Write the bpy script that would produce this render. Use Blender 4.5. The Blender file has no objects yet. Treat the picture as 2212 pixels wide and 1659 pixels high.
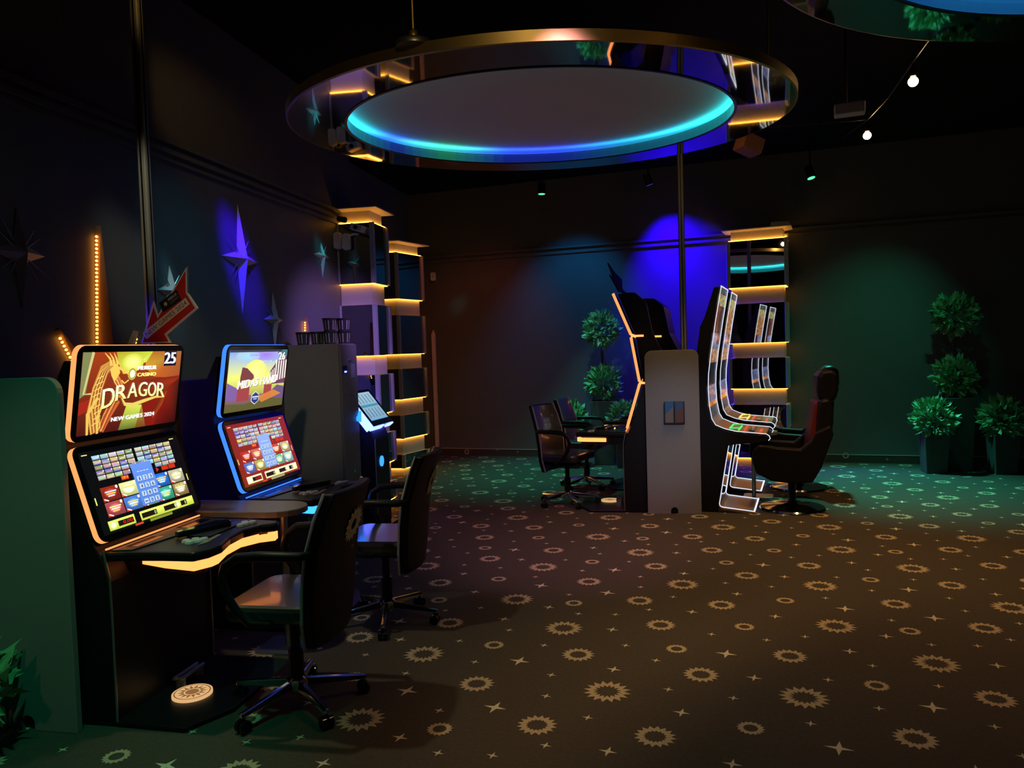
import bpy, math, random
from mathutils import Vector, Matrix, Quaternion

random.seed(7)
SC = bpy.context.scene
COL = SC.collection
PI = math.pi

# ------------------------------------------------------------------ helpers
def lin(c):
    def f(v):
        v /= 255.0
        return v / 12.92 if v <= 0.04045 else ((v + 0.055) / 1.055) ** 2.4
    return tuple(f(v) for v in c)

MATS = {}
def mat(name, col, rough=0.5, metal=0.0, spec=0.5, var=0.12, scale=25.0, bump=0.0, coat=0.0):
    """procedural surface: noise-varied base colour and roughness"""
    if name in MATS:
        return MATS[name]
    m = bpy.data.materials.new(name); m.use_nodes = True
    nt = m.node_tree; b = nt.nodes['Principled BSDF']
    tc = nt.nodes.new('ShaderNodeTexCoord')
    nz = nt.nodes.new('ShaderNodeTexNoise'); nz.inputs['Scale'].default_value = scale
    nz.inputs['Detail'].default_value = 4.0
    nt.links.new(tc.outputs['Object'], nz.inputs['Vector'])
    mx = nt.nodes.new('ShaderNodeMix'); mx.data_type = 'RGBA'
    mx.inputs[6].default_value = tuple(c * (1 - var) for c in col) + (1,)
    mx.inputs[7].default_value = tuple(min(1, c * (1 + var)) for c in col) + (1,)
    nt.links.new(nz.outputs['Fac'], mx.inputs[0])
    nt.links.new(mx.outputs[2], b.inputs['Base Color'])
    b.inputs['Roughness'].default_value = rough
    b.inputs['Metallic'].default_value = metal
    b.inputs['Specular IOR Level'].default_value = spec
    b.inputs['Coat Weight'].default_value = coat
    b.inputs['Coat Roughness'].default_value = 0.08
    if bump:
        bp = nt.nodes.new('ShaderNodeBump'); bp.inputs['Strength'].default_value = bump
        bp.inputs['Distance'].default_value = 0.002
        n2 = nt.nodes.new('ShaderNodeTexNoise'); n2.inputs['Scale'].default_value = scale * 8
        nt.links.new(tc.outputs['Object'], n2.inputs['Vector'])
        nt.links.new(n2.outputs['Fac'], bp.inputs['Height'])
        nt.links.new(bp.outputs['Normal'], b.inputs['Normal'])
    MATS[name] = m
    return m

def emat(name, col, strength=1.0):
    if name in MATS:
        return MATS[name]
    m = bpy.data.materials.new(name); m.use_nodes = True
    b = m.node_tree.nodes['Principled BSDF']
    b.inputs['Base Color'].default_value = (0.02, 0.02, 0.02, 1)
    b.inputs['Roughness'].default_value = 0.3
    b.inputs['Emission Color'].default_value = tuple(col) + (1,)
    b.inputs['Emission Strength'].default_value = strength
    MATS[name] = m
    return m

def attr_mat(name, strength):
    """lit display: each polygon of the picture carries its own colour"""
    m = bpy.data.materials.new(name); m.use_nodes = True
    nt = m.node_tree; b = nt.nodes['Principled BSDF']
    a = nt.nodes.new('ShaderNodeAttribute'); a.attribute_name = 'Col'
    b.inputs['Base Color'].default_value = (0.01, 0.01, 0.01, 1)
    b.inputs['Roughness'].default_value = 0.25
    nt.links.new(a.outputs['Color'], b.inputs['Emission Color'])
    b.inputs['Emission Strength'].default_value = strength
    return m

def attr_surface(name, rough=0.5):
    """printed (unlit) surface"""
    m = bpy.data.materials.new(name); m.use_nodes = True
    nt = m.node_tree; b = nt.nodes['Principled BSDF']
    a = nt.nodes.new('ShaderNodeAttribute'); a.attribute_name = 'Col'
    nt.links.new(a.outputs['Color'], b.inputs['Base Color'])
    b.inputs['Roughness'].default_value = rough
    return m

def link(o, parent=None):
    COL.objects.link(o)
    if parent is not None:
        o.parent = parent
    return o

def tag(o, label=None, cat=None, group=None, kind=None):
    if label: o['label'] = label
    if cat: o['category'] = cat
    if group: o['group'] = group
    if kind: o['kind'] = kind
    return o

def thing(name, label, cat, loc=(0, 0, 0), rz=0.0, group=None):
    o = bpy.data.objects.new(name, None)
    o.empty_display_size = 0.1
    link(o)
    o.location = loc; o.rotation_euler = (0, 0, rz)
    return tag(o, label, cat, group)

def dup(root, loc=None, rz=None, label=None):
    def rec(o, parent):
        c = o.copy(); COL.objects.link(c); c.parent = parent
        for ch in [x for x in bpy.data.objects if x.parent == o]:
            rec(ch, c)
        return c
    r = rec(root, None)
    if loc is not None: r.location = loc
    if rz is not None: r.rotation_euler = (0, 0, rz)
    if label: r['label'] = label
    return r

class MB:
    def __init__(s):
        s.v = []; s.f = []; s.m = []
    def add(s, vs, fs, mi=0, M=None):
        b = len(s.v)
        for p in vs:
            p = Vector(p)
            s.v.append(tuple(M @ p) if M is not None else tuple(p))
        for f in fs:
            s.f.append([b + i for i in f]); s.m.append(mi)
        return s
    def box(s, x0, x1, y0, y1, z0, z1, mi=0, M=None):
        vs = [(x, y, z) for z in (z0, z1) for y in (y0, y1) for x in (x0, x1)]
        return s.add(vs, [(0, 2, 3, 1), (4, 5, 7, 6), (0, 1, 5, 4), (2, 6, 7, 3), (0, 4, 6, 2), (1, 3, 7, 5)], mi, M)
    def prism(s, poly, a, b, axis='z', mi=0, M=None, side_mi=None):
        n = len(poly)
        def P(p, h):
            if axis == 'z': return (p[0], p[1], h)
            if axis == 'y': return (p[0], h, p[1])
            return (h, p[0], p[1])
        vs = [P(p, a) for p in poly] + [P(p, b) for p in poly]
        base = len(s.v)
        s.add(vs, [list(range(n))[::-1], [n + i for i in range(n)]], mi, M)
        sm = mi if side_mi is None else side_mi
        for i in range(n):
            j = (i + 1) % n
            s.f.append([base + i, base + j, base + n + j, base + n + i]); s.m.append(sm)
        return s
    def cone(s, p0, p1, r0, r1=None, seg=14, mi=0, M=None):
        if r1 is None: r1 = r0
        p0 = Vector(p0); p1 = Vector(p1); d = (p1 - p0).normalized()
        u = d.orthogonal().normalized(); w = d.cross(u)
        vs = []
        for p, r in ((p0, r0), (p1, r1)):
            for i in range(seg):
                a = 2 * PI * i / seg
                vs.append(p + (u * math.cos(a) + w * math.sin(a)) * r)
        fs = [[i, (i + 1) % seg, seg + (i + 1) % seg, seg + i] for i in range(seg)]
        fs += [list(range(seg))[::-1], [seg + i for i in range(seg)]]
        return s.add(vs, fs, mi, M)
    def tube(s, pts, r, seg=8, mi=0, closed=False, M=None):
        pts = [Vector(p) for p in pts]; n = len(pts)
        rs = r if isinstance(r, (list, tuple)) else [r] * n
        vs = []; u = None
        for i, p in enumerate(pts):
            if closed:
                t = (pts[(i + 1) % n] - pts[i - 1]).normalized()
            else:
                t = (pts[min(i + 1, n - 1)] - pts[max(i - 1, 0)]).normalized()
            if u is None: u = t.orthogonal().normalized()
            u = (u - t * u.dot(t)).normalized(); w = t.cross(u)
            for k in range(seg):
                a = 2 * PI * k / seg
                vs.append(p + (u * math.cos(a) + w * math.sin(a)) * rs[i])
        fs = []
        for i in range(n if closed else n - 1):
            j = (i + 1) % n
            for k in range(seg):
                l = (k + 1) % seg
                fs.append([i * seg + k, i * seg + l, j * seg + l, j * seg + k])
        if not closed:
            fs += [list(range(seg))[::-1], [(n - 1) * seg + k for k in range(seg)]]
        return s.add(vs, fs, mi, M)
    def lathe(s, prof, seg=32, mi=0, c=(0, 0, 0), M=None, caps=True):
        vs = []; n = len(prof)
        for r, z in prof:
            for k in range(seg):
                a = 2 * PI * k / seg
                vs.append((c[0] + r * math.cos(a), c[1] + r * math.sin(a), c[2] + z))
        fs = []
        for i in range(n - 1):
            for k in range(seg):
                l = (k + 1) % seg
                fs.append([i * seg + k, i * seg + l, (i + 1) * seg + l, (i + 1) * seg + k])
        if caps and prof[0][0] > 1e-6: fs.append(list(range(seg))[::-1])
        if caps and prof[-1][0] > 1e-6: fs.append([(n - 1) * seg + k for k in range(seg)])
        return s.add(vs, fs, mi, M)
    def ball(s, c, r, seg=12, rings=8, mi=0, M=None):
        r = r if isinstance(r, (list, tuple)) else (r, r, r)
        vs = [(c[0], c[1], c[2] - r[2])]
        for i in range(1, rings):
            t = PI * i / rings - PI / 2
            for k in range(seg):
                a = 2 * PI * k / seg
                vs.append((c[0] + r[0] * math.cos(t) * math.cos(a), c[1] + r[1] * math.cos(t) * math.sin(a), c[2] + r[2] * math.sin(t)))
        vs.append((c[0], c[1], c[2] + r[2])); L = len(vs) - 1
        fs = [[0, 1 + (k + 1) % seg, 1 + k] for k in range(seg)]
        for i in range(rings - 2):
            for k in range(seg):
                l = (k + 1) % seg; a = 1 + i * seg
                fs.append([a + k, a + l, a + seg + l, a + seg + k])
        a = 1 + (rings - 2) * seg
        fs += [[a + k, a + (k + 1) % seg, L] for k in range(seg)]
        return s.add(vs, fs, mi, M)
    def build(s, name, mats, parent=None, smooth=None, bevel=None, label=None):
        me = bpy.data.meshes.new(name)
        me.from_pydata(s.v, [], s.f)
        for m in (mats if isinstance(mats, (list, tuple)) else [mats]):
            me.materials.append(m)
        me.polygons.foreach_set('material_index', s.m)
        if smooth is not None:
            me.polygons.foreach_set('use_smooth', [True] * len(me.polygons))
            me.set_sharp_from_angle(angle=math.radians(smooth))
        me.update()
        o = bpy.data.objects.new(name, me); link(o, parent)
        if bevel:
            bm = o.modifiers.new('bevel', 'BEVEL'); bm.width = bevel; bm.segments = 2
            bm.limit_method = 'ANGLE'; bm.angle_limit = math.radians(35)
        if label: o['label'] = label
        return o

# lettering -> flat polygons (built-in font)
GL = {}
def glyphs(s):
    if s in GL: return GL[s]
    cu = bpy.data.curves.new('t', 'FONT'); cu.body = s; cu.resolution_u = 3
    ob = bpy.data.objects.new('t', cu); COL.objects.link(ob)
    bpy.context.view_layer.update()
    dg = bpy.context.evaluated_depsgraph_get()
    me = bpy.data.meshes.new_from_object(ob.evaluated_get(dg))
    vs = [(v.co.x, v.co.y) for v in me.vertices]
    fs = [list(p.vertices) for p in me.polygons]
    bpy.data.objects.remove(ob); bpy.data.curves.remove(cu); bpy.data.meshes.remove(me)
    x0 = min(v[0] for v in vs); x1 = max(v[0] for v in vs); y0 = min(v[1] for v in vs); y1 = max(v[1] for v in vs)
    vs = [((x - x0) / max(x1 - x0, 1e-6), (y - y0) / max(y1 - y0, 1e-6)) for x, y in vs]
    GL[s] = (vs, fs)
    return GL[s]

class Canvas:
    """flat picture in a plane; coordinates 0..1 across and up, layers 0.4 mm apart"""
    def __init__(s, w, h):
        s.w, s.h = w, h; s.v = []; s.f = []; s.c = []
    def poly(s, pts, col, layer=0, cols=None):
        b = len(s.v)
        for p in pts: s.v.append((p[0] * s.w, p[1] * s.h, layer * 0.0004))
        s.f.append([b + i for i in range(len(pts))])
        s.c.append([lin(c) for c in cols] if cols else [lin(col)] * len(pts))
    def rect(s, x0, y0, x1, y1, col, layer=0, top=None):
        s.poly([(x0, y0), (x1, y0), (x1, y1), (x0, y1)], col, layer, [col, col, top, top] if top else None)
    def glow(s, x, y, rx, ry, cin, cout, layer=0, seg=20):
        for i in range(seg):
            a0 = 2 * PI * i / seg; a1 = 2 * PI * (i + 1) / seg
            P = [(x, y)] + [(min(1, max(0, x + rx * math.cos(a))), min(1, max(0, y + ry * math.sin(a)))) for a in (a0, a1)]
            s.poly(P, None, layer, [cin, cout, cout])
    def disc(s, x, y, r, col, layer=0, seg=20):
        k = s.w / s.h
        s.poly([(x + r * math.cos(2 * PI * i / seg), y + r * k * math.sin(2 * PI * i / seg)) for i in range(seg)], col, layer)
    def star(s, x, y, r, r2, n, col, layer=0, rot=0):
        k = s.w / s.h
        for i in range(n):
            a = 2 * PI * i / n + rot; d = PI / n
            s.poly([(x, y), (x + r2 * math.cos(a - d), y + k * r2 * math.sin(a - d)), (x + r * math.cos(a), y + k * r * math.sin(a)),
                    (x + r2 * math.cos(a + d), y + k * r2 * math.sin(a + d))], col, layer)
    def ribbon(s, pts, ws, col, layer=0, col2=None):
        k = s.w / s.h
        L = []; Rr = []
        for i, p in enumerate(pts):
            a = pts[max(0, i - 1)]; b = pts[min(len(pts) - 1, i + 1)]
            dx, dy = (b[0] - a[0]), (b[1] - a[1]) / k; l = math.hypot(dx, dy) or 1
            w = ws[i] if isinstance(ws, (list, tuple)) else ws
            L.append((p[0] - dy / l * w, p[1] + dx / l * w * k)); Rr.append((p[0] + dy / l * w, p[1] - dx / l * w * k))
        for i in range(len(pts) - 1):
            s.poly([L[i], L[i + 1], Rr[i + 1], Rr[i]], col, layer, [col2, col2, col, col] if col2 else None)
    def text(s, t, x0, y0, x1, y1, col, layer=1, fn=None, top=None, bold=0.0):
        vs, fs = glyphs(t)
        for ox in ((0, bold, -bold) if bold else (0,)):
            for f in fs:
                P = []; C_ = []
                for i in f:
                    u, v = vs[i]; p = (x0 + u * (x1 - x0) + ox, y0 + v * (y1 - y0))
                    if fn: p = fn(*p)
                    P.append(p)
                    if top: C_.append(tuple(a + (b - a) * v for a, b in zip(col, top)))
                s.poly(P, col, layer, C_ or None)
    def build(s, name, material, M, parent):
        me = bpy.data.meshes.new(name)
        me.from_pydata([tuple(M @ Vector(p)) for p in s.v], [], s.f)
        ca = me.color_attributes.new('Col', 'FLOAT_COLOR', 'CORNER')
        flat = []
        for c in s.c:
            for q in c: flat += [q[0], q[1], q[2], 1.0]
        ca.data.foreach_set('color', flat)
        me.materials.append(material); me.update()
        return link(bpy.data.objects.new(name, me), parent)

def frame(o, u, v):
    """matrix: local x->u, y->v, z->normal"""
    u = Vector(u).normalized(); v = Vector(v).normalized(); n = u.cross(v).normalized()
    M = Matrix((u, v, n)).transposed().to_4x4(); M.translation = Vector(o)
    return M

def rrect(w, h, r, seg=5, x0=0.0, y0=0.0):
    P = []
    for cx, cy, a0 in ((w - r, r, -PI / 2), (w - r, h - r, 0), (r, h - r, PI / 2), (r, r, PI)):
        for i in range(seg + 1):
            a = a0 + PI / 2 * i / seg
            P.append((x0 + cx + r * math.cos(a), y0 + cy + r * math.sin(a)))
    return P

# ------------------------------------------------------------------ camera (phone, eye height 1.55 m)
W, H, F = 2212.0, 1659.0, 1662.0
th, ro, yaw = math.radians(2.6), math.radians(1.83), math.radians(11.2)
Rz = Matrix.Rotation(yaw, 3, 'Z')
fw = Rz @ Vector((0, math.cos(th), -math.sin(th)))
r0 = Rz @ Vector((1, 0, 0)); u0 = r0.cross(fw)
rt = math.cos(ro) * r0 - math.sin(ro) * u0
up = math.sin(ro) * r0 + math.cos(ro) * u0
cam = bpy.data.cameras.new('camera'); co = bpy.data.objects.new('camera', cam); COL.objects.link(co)
cam.sensor_width = 36.0; cam.lens = F / W * 36.0; cam.clip_end = 60
Mc = Matrix((rt, up, -fw)).transposed().to_4x4(); Mc.translation = (0, 0, 1.55)
co.matrix_world = Mc
SC.camera = co

# ------------------------------------------------------------------ materials
M_CARPET = mat('carpet_pile', (0.075, 0.062, 0.052), 0.95, spec=0.1, var=0.25, scale=60, bump=0.6)
M_MOTIF = mat('carpet_gold_yarn', (0.46, 0.37, 0.25), 0.95, spec=0.1, var=0.15, scale=60, bump=0.4)
M_SPARK = mat('carpet_cream_yarn', (0.62, 0.56, 0.42), 0.95, spec=0.1, var=0.1, scale=60)
M_WALL = mat('painted_wall', (0.115, 0.12, 0.125), 0.55, spec=0.35, var=0.08, scale=3)
M_CEIL = mat('black_ceiling_paint', (0.012, 0.012, 0.013), 0.9, spec=0.1)
M_PANEL = mat('grey_laminate', (0.22, 0.215, 0.21), 0.5, var=0.05)
M_BLACK = mat('black_plastic', (0.007, 0.007, 0.008), 0.42, spec=0.28)
M_GLOSS = mat('black_gloss', (0.006, 0.006, 0.008), 0.12, spec=0.5)
M_DARK = mat('dark_grey_metal', (0.05, 0.05, 0.055), 0.4, metal=0.6)
M_CHROME = mat('chrome', (0.75, 0.75, 0.77), 0.12, metal=1.0, var=0.03)
M_POST = mat('post_aluminium', (0.34, 0.33, 0.29), 0.5, metal=0.25, var=0.08)
M_STEEL = mat('brushed_aluminium', (0.42, 0.42, 0.42), 0.38, metal=0.9, var=0.08)
M_ALU = mat('satin_white_edge', (0.5, 0.5, 0.52), 0.45, metal=0.2, var=0.04)
M_MIRROR = mat('mirror_glass', (0.8, 0.8, 0.82), 0.015, metal=1.0, var=0.01)
M_DKMIRROR = mat('smoked_mirror', (0.30, 0.31, 0.33), 0.02, metal=1.0, var=0.02)
M_BAND = mat('cream_laminate', (0.55, 0.52, 0.48), 0.5, var=0.04)
M_WOOD = mat('grey_oak_shelf', (0.20, 0.18, 0.16), 0.45, var=0.2, scale=14)
M_LEATHER = mat('black_leather', (0.006, 0.006, 0.0063), 0.45, spec=0.22, bump=0.3, scale=40)
M_SEAT = mat('dark_leather_seat', (0.035, 0.035, 0.037), 0.34, spec=0.5, bump=0.12, scale=14, coat=0.5)
M_RED = mat('dark_red_leather', (0.13, 0.014, 0.011), 0.5, spec=0.25, bump=0.2, scale=40)
M_GOLD = mat('gold_embroidery', (0.80, 0.66, 0.30), 0.6, var=0.15)
M_BRASS = mat('brass_rim', (0.6, 0.45, 0.20), 0.42, metal=0.9, var=0.1)
M_WHITE = mat('white_paint', (0.8, 0.8, 0.8), 0.5, var=0.03)
M_DISH = mat('matt_white_dish', (0.85, 0.80, 0.78), 0.8, spec=0.1, var=0.02)
M_LEAF = mat('leaf_green', (0.17, 0.38, 0.18), 0.38, var=0.45, scale=18)
M_TRUNK = mat('brown_bark', (0.06, 0.04, 0.025), 0.8, var=0.3)
M_POT = mat('anthracite_planter', (0.06, 0.06, 0.062), 0.55, var=0.15)
M_CABGREY = mat('taupe_steel_cabinet', (0.24, 0.21, 0.18), 0.42, metal=0.1, var=0.06)
M_STAR = mat('satin_star_metal', (0.5, 0.5, 0.53), 0.4, metal=0.12, var=0.06)
M_BRONZE = mat('bronze_footplate', (0.50, 0.34, 0.24), 0.35, metal=0.6, var=0.1)
M_CUP = mat('printed_cup', (0.03, 0.03, 0.03), 0.4, var=0.3)
M_CUPSTRIPE = mat('cup_print', (0.5, 0.48, 0.4), 0.5)
M_GUARD = mat('pale_timber', (0.7, 0.6, 0.56), 0.6)

E_ORANGE = emat('led_orange', (1.0, 0.30, 0.09), 1.5)
E_PEACH = emat('led_peach', (1.0, 0.27, 0.065), 2.5)
E_BLUE = emat('led_blue', (0.03, 0.15, 1.0), 2.0)
E_CYAN = emat('led_cyan', (0.02, 0.19, 1.0), 4.0)
E_AMBER = emat('led_amber', (1.0, 0.38, 0.04), 8.0)
E_AMBERDOT = emat('led_amber_dot', (1.0, 0.32, 0.04), 10.0)
E_WHITE = emat('led_white', (0.78, 0.84, 1.0), 1.1)
E_KIOSK = emat('kiosk_glow', (0.075, 0.11, 1.0), 9.0)
E_LAMP = emat('kiosk_lamp', (0.04, 0.30, 1.0), 1.6)
E_DOT = emat('key_lamp', (1.0, 0.55, 0.12), 2.0)
E_GREENB = emat('green_button', (0.10, 0.85, 0.20), 1.0)
E_YELLOWB = emat('yellow_button', (1.0, 0.75, 0.12), 1.2)
E_REDB = emat('red_button', (1.0, 0.12, 0.05), 0.6)
E_BULB = emat('warm_bulb', (1.0, 0.62, 0.28), 45.0)
E_SUN = emat('lit_sun_plate', (1.0, 0.58, 0.25), 0.75)
E_SUNDK = emat('lit_sun_plate_dark', (0.5, 0.24, 0.08), 0.45)
SCREEN = attr_mat('screen_picture', 1.35)
LAMPRIM = attr_mat('lit_lamp_rim', 1.0)
PRINT = attr_surface('printed_board', 0.5)

# ------------------------------------------------------------------ the room
def backY(x): return 11.114 - 0.1594 * (x + 3.5)

A_ = Vector((0.37, 1.605)); B_ = Vector((1.806, -0.2675))
SUNS = [(0.694, 0.935, 2), (0.451, 0.18, 2), (0.023, 0.429, 2), (0.126, 0.877, 2), (0.972, 0.105, 1), (0.791, 0.331, 1), (0.815, 0.591, 1), (0.705, 0.132, 0), (0.252, 0.036, 0), (0.4, 0.827, 1), (0.614, 0.685, 0), (0.919, 0.778, 0), (0.199, 0.626, 1), (0.369, 0.532, 0), (0.561, 0.448, 1), (0.247, 0.287, 1)]
SPARKS = [(0.154, 0.151, 2), (0.851, 0.205, 2), (0.877, 0.958, 2), (0.483, 0.974, 1), (0.74, 0.762, 1), (0.639, 0.068, 1), (0.599, 0.18, 0), (0.795, 0.087, 0), (0.572, 0.856, 0), (0.513, 0.757, 0), (0.388, 0.029, 0), (0.256, 0.926, 0), (0.112, 0.038, 0), (0.291, 0.173, 0), (0.479, 0.321, 1), (0.356, 0.392, 0), (0.624, 0.293, 0), (0.702, 0.382, 0), (0.951, 0.297, 0), (0.084, 0.265, 0), (0.982, 0.898, 0), (0.954, 0.622, 1), (0.169, 0.407, 1), (0.265, 0.497, 0), (0.079, 0.567, 0), (0.863, 0.427, 0), (0.716, 0.514, 1), (0.216, 0.754, 1), (0.369, 0.666, 2), (0.073, 0.722, 0), (0.519, 0.604, 0)]

def sun_motif(mb, cx, cy, R, mi, rot, M=None, z=0.0012, n=16):
    if R < 0.07: ro_, ri, rj = 0.80, 0.52, 0.50
    elif R < 0.1: ro_, ri, rj = 0.74, 0.56, 0.44
    else: ro_, ri, rj = 0.70, 0.60, 0.40
    o = []; i_ = []
    for k in range(2 * n):
        a = rot + PI * k / n
        f = 1.0 if k % 2 == 0 else ro_
        g = ri if k % 2 == 0 else rj
        o.append((cx + R * f * math.cos(a), cy + R * f * math.sin(a), z)); i_.append((cx + R * g * math.cos(a), cy + R * g * math.sin(a), z))
    m = 2 * n
    mb.add(o + i_, [[k, (k + 1) % m, m + (k + 1) % m, m + k] for k in range(m)], mi, M)

def spark(mb, cx, cy, r, mi, rot, M=None, z=0.0012):
    P = []
    for k in range(8):
        a = rot + PI * k / 4
        f = r if k % 2 == 0 else r * 0.26
        P.append((cx + f * math.cos(a), cy + f * math.sin(a), z))
    mb.add(P + [(cx, cy, z)], [[8, k, (k + 1) % 8] for k in range(8)], mi, M)

fl = MB()
fl.add([(-6, -4.2, 0), (6.5, -4.2, 0), (6.5, 11.6, 0), (-6, 11.6, 0)], [(0, 1, 2, 3)], 0)
ROT = math.radians(-13)
for i in range(-6, 12):
    for j in range(-6, 7):
        for fa, fb, k in SUNS:
            p = A_ * (fa + i) + B_ * (fb + j)
            if -3.6 < p.x < 5.6 and 1.2 < p.y < backY(p.x) - 0.1:
                sun_motif(fl, p.x, p.y, (0.056, 0.085, 0.108)[k], 1, ROT + 0.1)
        for fa, fb, k in SPARKS:
            p = A_ * (fa + i) + B_ * (fb + j)
            if -3.6 < p.x < 5.6 and 1.2 < p.y < backY(p.x) - 0.1:
                spark(fl, p.x, p.y, (0.026, 0.038, 0.055)[k], 2, ROT)
fo = fl.build('floor', [M_CARPET, M_MOTIF, M_SPARK]); tag(fo, kind='structure')

CEIL = 3.9
def quadwall(name, p, q, z0, z1, th=0.1, m=M_WALL, side=1):
    p = Vector(p); q = Vector(q); d = (q - p).normalized(); n = Vector((-d.y, d.x)) * th * side
    o = MB().prism([tuple(p), tuple(q), tuple(q + n), tuple(p + n)], z0, z1).build(name, m)
    return tag(o, kind='structure')
tag(MB().box(-6, 6.6, -4.3, 11.7, CEIL, CEIL + 0.1).build('ceiling', M_CEIL), kind='structure')
wl = MB()
wl.prism([(-3.05, -4.2), (-3.05, 7.36), (-3.72, 7.36), (-3.72, 11.2), (-3.85, 11.2), (-3.85, 7.26), (-3.15, 7.26), (-3.15, -4.2)], 0, CEIL)
tag(wl.build('wall_left', M_WALL), kind='structure')
quadwall('wall_back', (-3.72, backY(-3.72)), (6.4, backY(6.4)), 0, CEIL)
quadwall('wall_right', (6.2, -4.2), (6.2, 10.2), 0, CEIL, side=-1)
quadwall('wall_front', (-3.1, -4.1), (6.3, -4.1), 0, CEIL, side=-1)
# cornice rails on the back and left walls, carpet skirting on the back wall
bd = Vector((1, -0.1594)).normalized(); bn = Vector((bd.y, -bd.x))     # towards the room
def along_back(t, off): return Vector((-3.5, 11.114)) + bd * t + bn * off
t0, t1 = 0.0, 9.6
tr = MB()
for z, h, d in ((2.86, 0.035, 0.03), (2.93, 0.03, 0.045)):
    a, b = along_back(t0, 0.002), along_back(t1, 0.002); c, e = along_back(t1, d), along_back(t0, d)
    tr.prism([tuple(a), tuple(b), tuple(c), tuple(e)], z, z + h)
tag(tr.build('trim_1', M_WALL), kind='structure')
tr = MB()
for z, h, d in ((2.80, 0.02, 0.02), (2.845, 0.03, 0.035), (2.905, 0.03, 0.045)):
    tr.box(-3.048, -3.05 + d, -4, 7.3, z, z + h)
tag(tr.build('trim_2', M_WALL), kind='structure')
sk = MB()
a, b = along_back(t0, 0.002), along_back(t1, 0.002); c, e = along_back(t1, 0.02), along_back(t0, 0.02)
sk.prism([tuple(a), tuple(b), tuple(c), tuple(e)], 0.0, 0.095)
sk.prism([tuple(along_back(t0, 0.002)), tuple(along_back(t1, 0.002)), tuple(along_back(t1, 0.024)), tuple(along_back(t0, 0.024))], 0.095, 0.102, mi=2)
for t, z, k in ((0.62, 0.05, 1), (1.1, 0.09, 0), (1.42, 0.065, 0), (5.78, 0.09, 1), (6.25, 0.05, 0), (7.0, 0.05, 0), (2.2, 0.05, 1), (3.3, 0.04, 0)):
    p = along_back(t, 0.0212)
    M = frame((p.x, p.y, z), (bd.x, bd.y, 0), (0, 0, 1))
    if k: sun_motif(sk, 0, 0, 0.042, 1, 0, M)
    else: spark(sk, 0, 0, 0.024, 1, 0, M)
tag(sk.build('baseboard_back', [M_CARPET, M_MOTIF, M_ALU]), kind='structure')

# ------------------------------------------------------------------ end panels of the machine islands
def end_panel(loc, label, w=0.479, h=1.495, t=0.032):
    r = thing('end_panel', label, 'panel', loc, 0, 'end panels of the machine islands')
    P = [(0, 0)]
    hx, hr = w / 2, 0.032
    P += [(hx - hr, 0)] + [(hx - hr * math.cos(PI * i / 8), 0.03 + hr * math.sin(PI * i / 8)) for i in range(9)] + [(hx + hr, 0)]
    P += [(w, 0)]
    for i in range(6):
        a = PI / 2 * i / 5
        P.append((w - 0.065 + 0.065 * math.cos(a), h - 0.065 + 0.065 * math.sin(a)))
    for i in range(6):
        a = PI / 2 + PI / 2 * i / 5
        P.append((0.065 + 0.065 * math.cos(a), h - 0.065 + 0.065 * math.sin(a)))
    MB().prism([(x - w / 2, z) for x, z in P], 0, t, 'y').build('board', M_PANEL, r, bevel=0.003)
    MB().prism([(0.031 * math.cos(PI * i / 10), 0.0015 + 0.028 + 0.031 * math.sin(PI * i / 10)) for i in range(11)] + [(-0.031, 0.001), (0.031, 0.001)], t * 0.6, t * 0.6 + 0.003, 'y').build('cable_hole', M_GLOSS, r, label='dark round cable hole at the floor')
    return r
end_panel((-2.68, 2.73, 0), 'tall greenish grey board with a rounded top corner, closest to the camera on the left')
end_panel((0.0675, 7.1, 0), 'plain pale grey upright board with rounded top holding a small leaflet box, mid room')

lf = thing('leaflet_holder', 'small clear leaflet box with blue and brown prints on the mid room grey board', 'leaflet holder', (0.085, 7.1, 0.83))
b = MB(); b.box(-0.09, 0.09, -0.035, -0.001, 0, 0.008); b.box(-0.09, 0.09, -0.006, -0.001, 0, 0.2); b.box(-0.09, -0.084, -0.035, -0.001, 0, 0.19); b.box(0.084, 0.09, -0.035, -0.001, 0, 0.19); b.box(-0.003, 0.003, -0.035, -0.001, 0, 0.17)
b.build('holder', M_DARK, lf)
for x0, cols in ((-0.082, [(40, 104, 158), (120, 112, 108)]), (0.006, [(58, 84, 120), (104, 66, 62)])):
    c = Canvas(0.075, 0.19)
    c.rect(0, 0, 1, 1, cols[0])
    c.poly([(0, 0), (1, 0), (1, 0.75), (0, 0.4)], cols[1], 1)
    for k in range(0): c.rect(0.05 + k * 0.19, 0.02, 0.12 + k * 0.19, 0.45 + 0.06 * k, (60, 45, 45), 2)
    c.build('leaflet', PRINT, frame((x0, -0.012 - (0.006 if x0 > 0 else 0), 0.01), (1, 0, 0), (0, 0, 1)), lf)

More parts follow.
